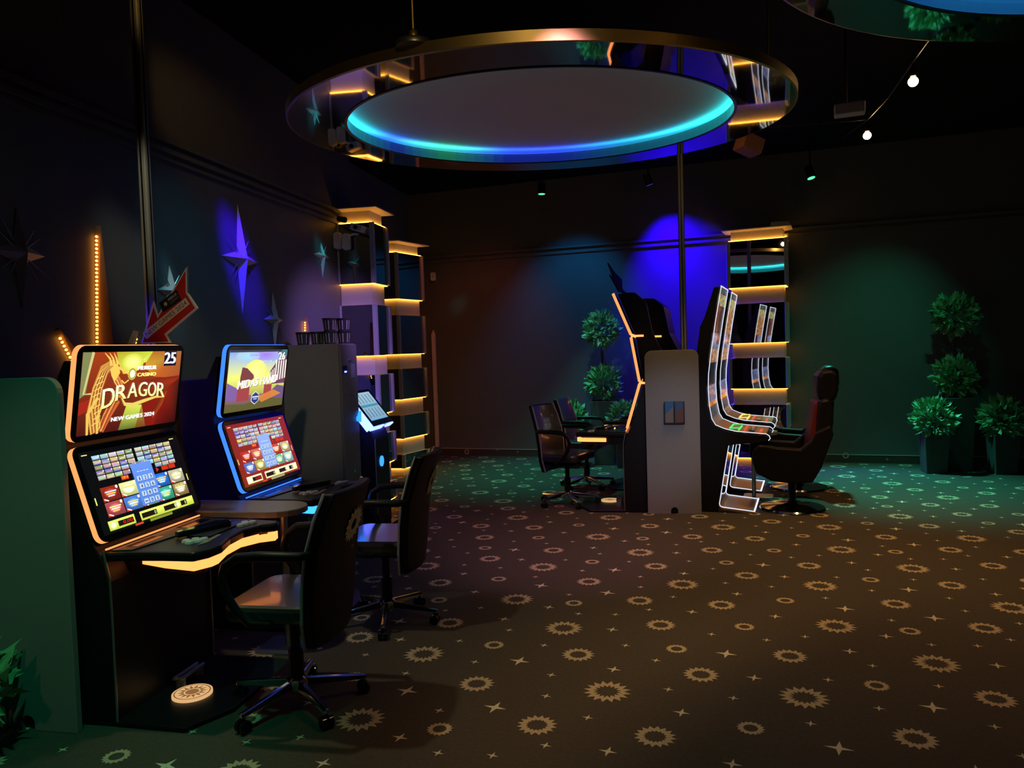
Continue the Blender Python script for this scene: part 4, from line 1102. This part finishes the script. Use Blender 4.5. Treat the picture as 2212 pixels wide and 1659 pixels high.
# ------------------------------------------------------------------ hanging ring lamps
def lerp(a, b, k): return tuple(x + (y - x) * k for x, y in zip(a, b))
def ring_lamp(label, loc, normal, key, rods, R2=1.233):
    r = thing('ring_lamp', label, 'ceiling lamp', loc, 0, 'round mirrored hanging lamps')
    r.rotation_mode = 'QUATERNION'
    r.rotation_quaternion = Vector((0, 0, 1)).rotation_difference(Vector(normal))
    R1, S = 1.58, 96
    # flat mirrored underside (local z = 0), brass outer rim, dark top
    MB().lathe([(R1, 0.0), (R2 + 0.012, 0.0), (R2 + 0.012, 0.004), (R1, 0.004)] + [(R1, 0.0)], S, caps=False).build('mirror_ring', mat('ring_mirror', (0.62, 0.62, 0.64), 0.03, metal=1.0, var=0.01), r, smooth=30)
    MB().lathe([(R1 + 0.001, 0.0), (R1 + 0.012, 0.004), (R1 + 0.012, 0.055), (R1 - 0.01, 0.06), (R1 - 0.01, 0.0045)] + [(R1 + 0.001, 0.0)], S, caps=False).build('brass_rim', M_BRASS, r, smooth=30)
    MB().lathe([(R1 - 0.01, 0.055), (R2 + 0.17, 0.135), (0.0, 0.20)], S, caps=False).build('top_cover', M_BLACK, r, smooth=30)
    # dish: the lit inner rim and the white recess above it
    vs = []; fs = []; cols = []
    zs = [0.0, 0.03, 0.05, 0.068]
    for k in range(S):
        for z in zs:
            a = 2 * PI * k / S; vs.append((R2 * math.cos(a), R2 * math.sin(a), z))
    nz = len(zs)
    def bandcol(a):
        n = len(key); x = (a / (2 * PI)) * n; i = int(x) % n
        return lerp(key[i], key[(i + 1) % n], x - int(x))
    for k in range(S):
        l = (k + 1) % S
        for q in range(nz - 1):
            fs.append([l * nz + q, k * nz + q, k * nz + q + 1, l * nz + q + 1])
            cc = [bandcol(2 * PI * (k + .5) / S)] * 4
            g_ = [0.24, 0.26, 0.32][q]
            cols.append([tuple(v * g_ for v in c_) for c_ in cc])
    me = bpy.data.meshes.new('light_rim'); me.from_pydata(vs, [], fs)
    ca = me.color_attributes.new('Col', 'FLOAT_COLOR', 'CORNER'); fl_ = []
    for f in cols:
        for q in f: fl_ += [q[0], q[1], q[2], 1]
    ca.data.foreach_set('color', fl_); me.materials.append(LAMPRIM)
    link(bpy.data.objects.new('light_rim', me), r)
    MB().lathe([(0.0, 0.130), (R2 * 0.5, 0.126), (R2 * 0.85, 0.118), (R2 + 0.12, 0.112), (R2 + 0.15, 0.105), (R2 + 0.15, 0.062)], S, caps=False).build('dish', M_DISH, r, smooth=60)
    vs = []; fs = []; fl_ = []
    for k in range(S):
        a = 2 * PI * k / S
        for rr in (R2 + 0.012, R2 + 0.065): vs.append((rr * math.cos(a), rr * math.sin(a), 0.066))
    for k in range(S):
        l = (k + 1) % S; fs.append([2 * k, 2 * k + 1, 2 * l + 1, 2 * l]); q = [v * 8.5 for v in bandcol(2 * PI * (k + .5) / S)]
        fl_ += (q + [1]) * 4
    me = bpy.data.meshes.new('cove_light'); me.from_pydata(vs, [], fs)
    ca = me.color_attributes.new('Col', 'FLOAT_COLOR', 'CORNER'); ca.data.foreach_set('color', fl_); me.materials.append(LAMPRIM)
    link(bpy.data.objects.new('cove_light', me), r)
    MB().lathe([(R2 - 0.004, -0.004), (R2 + 0.014, -0.004), (R2 + 0.014, 0.002), (R2 - 0.004, 0.002)] + [(R2 - 0.004, -0.004)], S, caps=False).build('dish_lip', M_BLACK, r)
    for ang in rods:
        a = math.radians(ang); x, y = (R1 - 0.02) * math.cos(a), (R1 - 0.02) * math.sin(a)
        h = MB(); h.cone((x, y, 0.07), (x, y, CEIL - loc[2] + 0.05), 0.007, 0.007, 10); h.lathe([(0.02, 0.0), (0.026, 0.02), (0.02, 0.05), (0.008, 0.06)], 16, 0, (x, y, 0.072))
        h.build('rod', M_BRASS, r, smooth=40)
        M = Matrix.Translation((x, y, 0)) @ Matrix.Rotation(a + PI / 2, 4, 'Z')
        MB().lathe([(0.0, 0.085), (0.075, 0.08), (0.085, 0.068), (0.085, 0.052)][::-1], 24, 0, (0, 0, 0), M).build('rod_plate', M_STEEL, r, smooth=40)
    return r
cy_, bl_, dk_, gr_ = (0.02, 0.62, 0.66), (0.02, 0.06, 0.85), (0.01, 0.22, 0.42), (0.04, 0.62, 0.30)
# 16 colours counter-clockwise from +X
key = [cy_, cy_, (0.02, 0.40, 0.62), dk_, bl_, bl_, gr_, bl_, cy_, (0.02, 0.35, 0.70), cy_, cy_, cy_, (0.03, 0.55, 0.70), cy_, cy_]
ring_lamp('large hanging ring lamp with cyan lit dish and mirrored underside, centre of the photo', (-0.767, 5.054, 3.0), (0.010, -0.048, 1), key, [257, 17, 137])
key2 = [bl_, (0.02, 0.1, 0.7), bl_, (0.02, 0.25, 0.8), (0.02, 0.3, 0.85), bl_, (0.03, 0.2, 0.8), bl_, bl_, bl_, dk_, bl_]
ring_lamp('second mirrored ring lamp, only its far rim visible at the top right', (1.85, 2.45, 2.9), (0, 0, 1), key2, [100, 220, 340], 1.30)

# ------------------------------------------------------------------ festoon bulbs
cb = MB(); cb.tube([(1.575, 4.6, 3.32), (1.577, 5.3, 3.27), (1.60, 5.95, 3.24), (1.625, 6.62, 3.27), (1.65, 7.6, 3.38), (1.66, 8.4, 3.6), (1.665, 8.8, 3.895)], 0.005, 6)
cb.tube([(1.575, 4.6, 3.32), (1.575, 4.2, 3.895)], 0.005, 6); cb.tube([(1.625, 6.62, 3.275), (0.9, 6.45, 3.235), (0.40, 6.35, 3.268), (-0.2, 6.25, 3.35)], 0.005, 6)
tag(cb.build('lamp_cable', M_BLACK), 'thin dark cable carrying the two warm bulbs', 'cable')
for lb, p in (('nearer and higher of two glowing warm bulbs at the upper right', (1.58, 5.33, 3.15)), ('further and lower of two glowing warm bulbs at the upper right', (1.63, 6.65, 3.157)), ('warm bulb hidden by the ring lamp, seen only in the column mirror', (0.40, 6.35, 3.15))):
    t = thing('light_bulb', lb, 'bulb', p, 0, 'warm bulbs on the cable')
    MB().ball((0, 0, 0), 0.03, 20, 14).build('glass', E_BULB, t, smooth=60)
    MB().lathe([(0.012, 0.029), (0.02, 0.034), (0.02, 0.085), (0.008, 0.10), (0.005, 0.112)], 16).build('socket', M_BLACK, t, smooth=40)

# ------------------------------------------------------------------ small things under the ceiling and on the walls
t = thing('ceiling_box', 'white box on a thin rod under the ceiling, left of the warm bulbs', 'box', (1.173, 5.20, 2.975))
MB().box(-0.088, 0.088, -0.05, 0.05, -0.034, 0.034, 0, Matrix.Rotation(-0.19, 4, 'Z')).build('housing', M_WHITE, t, bevel=0.008)
MB().cone((-0.02, 0, 0.04), (-0.02, 0, CEIL - 2.975), 0.008, 0.008, 8).build('rod', M_DARK, t)
t = thing('wooden_speaker', 'brown wooden speaker box hanging under the right edge of the ring lamp', 'speaker', (0.73, 6.7, 3.17))
MB().box(-0.09, 0.09, -0.08, 0.08, -0.065, 0.065, 0, Matrix.Rotation(0.5, 4, 'Z') @ Matrix.Rotation(0.35, 4, 'Y')).build('box', mat('brown_veneer', (0.22, 0.08, 0.04), 0.5), t, bevel=0.006)
MB().cone((0, 0, 0.07), (0, 0, CEIL - 3.17), 0.01, 0.01, 8).build('rod', M_DARK, t)
t = thing('alarm_sounder', 'small pale alarm box high on the wall right of the angled column', 'alarm', (-3.33, backY(-3.33) - 0.03, 2.66))
MB().prism(rrect(0.075, 0.125, 0.02, x0=-0.0375, y0=-0.06), -0.025, 0.025, 'y').build('case', M_WHITE, t, bevel=0.006)
MB().lathe([(0.018, 0), (0.018, 0.004), (0.0, 0.004)], 14, 0, (0, 0, 0), frame((0, -0.025, 0.0), (1, 0, 0), (0, 0, 1))).build('grille', M_ALU, t)
tag(MB().prism([(-0.028, 0.0), (0.028, 0.0), (0.028, 1.80), (0.0, 1.87), (-0.028, 1.80)], -0.02, 0.02, 'y').build('corner_guard', M_GUARD), 'narrow upright strip with pointed top, right of the angled column', 'strip')
bpy.data.objects['corner_guard'].location = (-3.36, backY(-3.36) - 0.03, 0)

def spotlight(label, loc, aim, emit, group='coloured ceiling spotlights'):
    t = thing('spotlight', label, 'spotlight', loc, 0, group)
    d = (Vector(aim) - Vector(loc)).normalized()
    MB().cone(Vector((0, 0, 0)) - d * 0.09, Vector((0, 0, 0)) + d * 0.05, 0.045, 0.05, 20).build('lamp_can', M_BLACK, t, smooth=40)
    MB().cone(d * 0.0505, d * 0.053, 0.042, 0.042, 20).build('lens', emit, t)
    b = MB(); b.tube([(0, 0, 0), (0, 0, 0.08)], 0.008, 8); b.cone((0, 0, 0.07), (0, 0, CEIL - loc[2]), 0.01, 0.01, 8)
    b.build('stem', M_BLACK, t)
def spot(loc, aim, col, power, angle, blend=0.8, radius=0.05):
    l = bpy.data.lights.new('spot', 'SPOT'); l.color = col; l.energy = power; l.spot_size = math.radians(angle); l.spot_blend = blend; l.shadow_soft_size = radius
    o = bpy.data.objects.new('spot', l); COL.objects.link(o); o.location = loc
    o.rotation_mode = 'QUATERNION'; o.rotation_quaternion = (Vector(aim) - Vector(loc)).to_track_quat('-Z', 'Y')
    return o
def lit_spot(label, loc, aim, col, power, angle, emit, **k):
    spotlight(label, loc, aim, emit)
    d = (Vector(aim) - Vector(loc)).normalized()
    spot(tuple(Vector(loc) + d * 0.06), aim, col, power, angle, **k)
E_SG = emat('spot_lens_green', (0.15, 1.0, 0.5), 1.2)
E_SB = emat('spot_lens_blue', (0.12, 0.06, 1.0), 1.2)
E_SR = emat('spot_lens_red', (1.0, 0.1, 0.05), 0.6)
E_SW = emat('spot_lens_violet', (0.5, 0.25, 1.0), 0.6)

lit_spot('green spotlight under the ceiling, left one of the far row', (-1.415, 9.4, 3.48), (-1.5, 9.3, 0.0), (0.09, 1.0, 0.72), 300, 66, E_SG)
lit_spot('blue spotlight under the ceiling, middle one of the far row', (-0.14, 10.05, 3.63), (0.42, 10.52, 1.9), (0.02, 0.0, 1.0), 980, 84, E_SB, blend=0.95)
lit_spot('green spotlight under the ceiling, right one of the far row', (1.672, 9.3, 3.42), (2.4, 8.55, 0.0), (0.09, 1.0, 0.70), 760, 60, E_SG)
# light without fixtures: bulb downlight, room washes, and added spots for single things
WARM = (1.0, 0.57, 0.20)
for p, e, an in (((1.58, 5.33, 3.10), 132, 104), ((1.63, 6.65, 3.10), 62, 92), ((0.40, 6.35, 3.10), 56, 90)):
    spot(p, (p[0], p[1], 0), WARM, e, an, blend=0.7, radius=0.06)
spot((0.6, 3.2, 3.85), (0.6, 3.0, 0), WARM, 185, 66, blend=0.9, radius=0.1)
spot((-2.4, 3.15, 3.85), (-1.0, 3.1, 0), (0.95, 0.92, 0.58), 90, 54, blend=0.8, radius=0.05)
spot((-3.0, 2.4, 3.85), (-2.66, 3.92, 1.12), (0.05, 0.02, 1.0), 700, 12, blend=0.6)  # added blue beam on the MIDAS HAND cabinet side
spot((-1.4, 1.2, 2.9), (-2.4, 3.45, 1.8), (1.0, 0.80, 0.60), 26, 12, blend=1.0)  # added to brighten the red arrow board
spot((0.8, 2.0, 2.8), (-1.45, 3.3, 0.8), (1.0, 0.8, 0.5), 12, 14, blend=1.0)  # added fill for the gold emblem on the nearest chair back
spot((-2.2, 8.6, 3.85), (-2.7, 11.0, 1.3), (1.0, 0.14, 0.09), 36, 62)
spot((-1.5, 1.5, 3.85), (-2.55, 2.4, 0.0), (0.04, 1.0, 0.50), 130, 42)
spot((-2.0, 0.6, 2.6), (-2.6, 2.7, 0.7), (1.0, 0.80, 0.45), 16, 34, blend=1.0)  # added warm fill on the left end panel
spot((-0.9, 1.0, 2.7), (-1.4, 3.3, 0.85), (0.9, 1.0, 0.95), 22, 17, blend=1.0)  # added neutral light to lift the edges of the nearest chair
spot((-0.3, 2.9, 3.3), (-0.8, 6.0, 0.0), (1.0, 0.42, 0.74), 230, 36, blend=1.0)
spot((0.9, 2.2, 2.7), (0.07, 7.1, 0.75), (0.78, 0.76, 1.0), 250, 15, blend=1.0)  # added narrow beam on the mid room grey board, kept below the ring
spot((-1.2, 5.3, 2.9), (-3.0, 6.7, 1.5), (0.46, 0.24, 1.0), 260, 42, blend=1.0)
spot((-1.2, 1.6, 3.0), (-2.8, 5.75, 1.2), (1.0, 0.84, 0.62), 90, 18, blend=0.9)  # added fill that brightens the change machine
spot((-2.3, 4.4, 3.7), (-3.05, 5.22, 2.25), (0.04, 0.0, 1.0), 620, 15)  # added; tints the big star in place of a blue reflection
spot((-2.0, 3.6, 3.85), (-3.05, 5.0, 1.45), (0.16, 0.66, 0.70), 34, 40, blend=1.0)
spot((-2.2, 3.0, 3.85), (-3.05, 5.1, 2.95), (1.0, 0.6, 0.18), 26, 30, blend=1.0)  # added; stands in for bulb light on the upper left wall
spot((-2.0, 2.6, 3.85), (-2.765, 3.8, 2.35), (1.0, 0.95, 0.65), 60, 17, blend=0.8)  # added to light the post behind the DRAGOR machine
spot((-1.0, 8.7, 3.3), (-0.85, 10.1, 1.2), (0.30, 0.95, 0.95), 70, 36, blend=0.8)  # added cool light on the leaves of the middle topiary
spot((-2.2, 5.9, 3.6), (-3.05, 6.62, 2.45), (0.05, 0.85, 1.0), 40, 9)  # added; puts cyan on the small star instead of a reflection
spot((-2.4, 4.0, 3.6), (-3.05, 4.38, 1.94), (0.05, 0.7, 1.0), 40, 8)  # added cyan beam for the star behind the arrow board, replacing its reflection
spot((-2.2, 9.0, 3.3), (-2.953, 11.03, 2.216), (0.35, 1.0, 0.75), 14, 8, blend=1.0)  # added; soft teal patch on the back wall in place of a reflection
spot((-1.2, 9.6, 3.6), (-1.2, 10.8, 1.6), (0.0, 0.36, 1.0), 60, 75)
spot((2.6, 8.0, 3.8), (2.45, 10.1, 1.1), (0.06, 1.0, 0.52), 70, 52, blend=1.0)
spot((-0.3, 1.6, 3.6), (-0.7, 3.5, 3.06), (1.0, 0.68, 0.26), 16, 60, blend=1.0)  # added to make the brass rim of the ring lamp shine

# ------------------------------------------------------------------ plants
def leaf_ball(mb, c, R, n, size, rnd, squash=1.0):
    for _ in range(n):
        z = rnd.uniform(-1, 1); a = rnd.uniform(0, 2 * PI); q = math.sqrt(1 - z * z)
        d = Vector((q * math.cos(a), q * math.sin(a), z * squash)); rr = R * rnd.uniform(0.62, 1.0)
        p = Vector(c) + d * rr
        ax = (d + Vector((rnd.uniform(-.7, .7), rnd.uniform(-.7, .7), rnd.uniform(-.3, .8)))).normalized()
        sd = ax.cross(Vector((rnd.uniform(-1, 1), rnd.uniform(-1, 1), rnd.uniform(-1, 1)))).normalized()
        nn = ax.cross(sd); L = size * rnd.uniform(0.7, 1.25); w = L * 0.27
        mb.add([p, p + ax * L * .5 + sd * w + nn * w * .35, p + ax * L, p + ax * L * .5 - sd * w + nn * w * .35, p + ax * L * .5], [(0, 1, 2, 4), (0, 4, 2, 3)])
def planter(parent, h, wt, wb):
    m = MB()
    vs = []
    for w, z in ((wb, 0), (wt, h), (wt - 0.03, h), (wt - 0.04, h - 0.04)):
        for sx, sy in ((-1, -1), (1, -1), (1, 1), (-1, 1)): vs.append((sx * w / 2, sy * w / 2, z))
    fs = [(0, 3, 2, 1)] + [[i * 4 + k, i * 4 + (k + 1) % 4, i * 4 + 4 + (k + 1) % 4, i * 4 + 4 + k] for i in range(3) for k in range(4)] + [(12, 13, 14, 15)]
    m.add(vs, fs).build('planter', M_POT, parent, bevel=0.006)
def topiary(label, loc, seed):
    r = thing('topiary_tree', label, 'plant', loc, 0, 'two ball topiary trees')
    planter(r, 0.84, 0.34, 0.26)
    rnd = random.Random(seed)
    MB().tube([(0, 0, 0.8), (0.01, 0, 1.1), (-0.01, 0.01, 1.45), (0, 0, 1.75)], [0.022, 0.02, 0.018, 0.014], 8).build('trunk', M_TRUNK, r)
    for z, R in ((1.07, 0.185), (1.775, 0.20)):
        m = MB(); leaf_ball(m, (0, 0, z), R, 430, 0.10, rnd); m.build('leaf_ball', M_LEAF, r)
    return r
def bush(label, loc, seed, h=0.44, R=0.19, n=380, size=0.10, w=0.26):
    r = thing('potted_bush', label, 'plant', loc, 0, 'low bushes in square pots')
    planter(r, h, w, w * 0.82)
    rnd = random.Random(seed)
    st = MB()
    for k in range(5):
        a = k * 1.256; st.tube([(0.02 * math.cos(a), 0.02 * math.sin(a), h - 0.05), (0.09 * math.cos(a), 0.09 * math.sin(a), h + R)], [0.008, 0.004], 6)
    st.build('stems', M_TRUNK, r)
    m = MB(); leaf_ball(m, (0, 0, h + R * 0.95), R, n, size, rnd, 1.0); m.build('foliage', M_LEAF, r)
    return r
topiary('two ball topiary in a tall dark pot at the far right, green lit', (3.27, 9.62, 0), 1)
bush('low bush in a square pot left of the right hand topiary', (2.98, 9.43, 0), 2)
bush('low bush in a square pot right of the right hand topiary, darkest of all', (3.66, 9.36, 0), 3)
topiary('two ball topiary in a tall dark pot behind the three screen machines, blue lit', (-0.78, 10.12, 0), 4)
bush('low bush left of the middle topiary, behind the swivel chairs', (-1.21, 9.90, 0), 5)
bush('low bush right of the middle topiary, next to the orange edged machine', (-0.50, 9.86, 0), 6)
bush('bright green bush at the lower left corner, cut by the photo edge', (-2.735, 2.46, 0), 7, h=0.12, R=0.165, n=200, size=0.12, w=0.2)

# ------------------------------------------------------------------ view
w = bpy.data.worlds.new('night'); SC.world = w; w.use_nodes = True
w.node_tree.nodes['Background'].inputs['Color'].default_value = (0.0, 0.0, 0.0, 1)
SC.view_settings.view_transform = 'Standard'; SC.view_settings.look = 'None'
SC.view_settings.exposure = 0.0; SC.view_settings.gamma = 1.0; SC.view_settings.use_curve_mapping = False
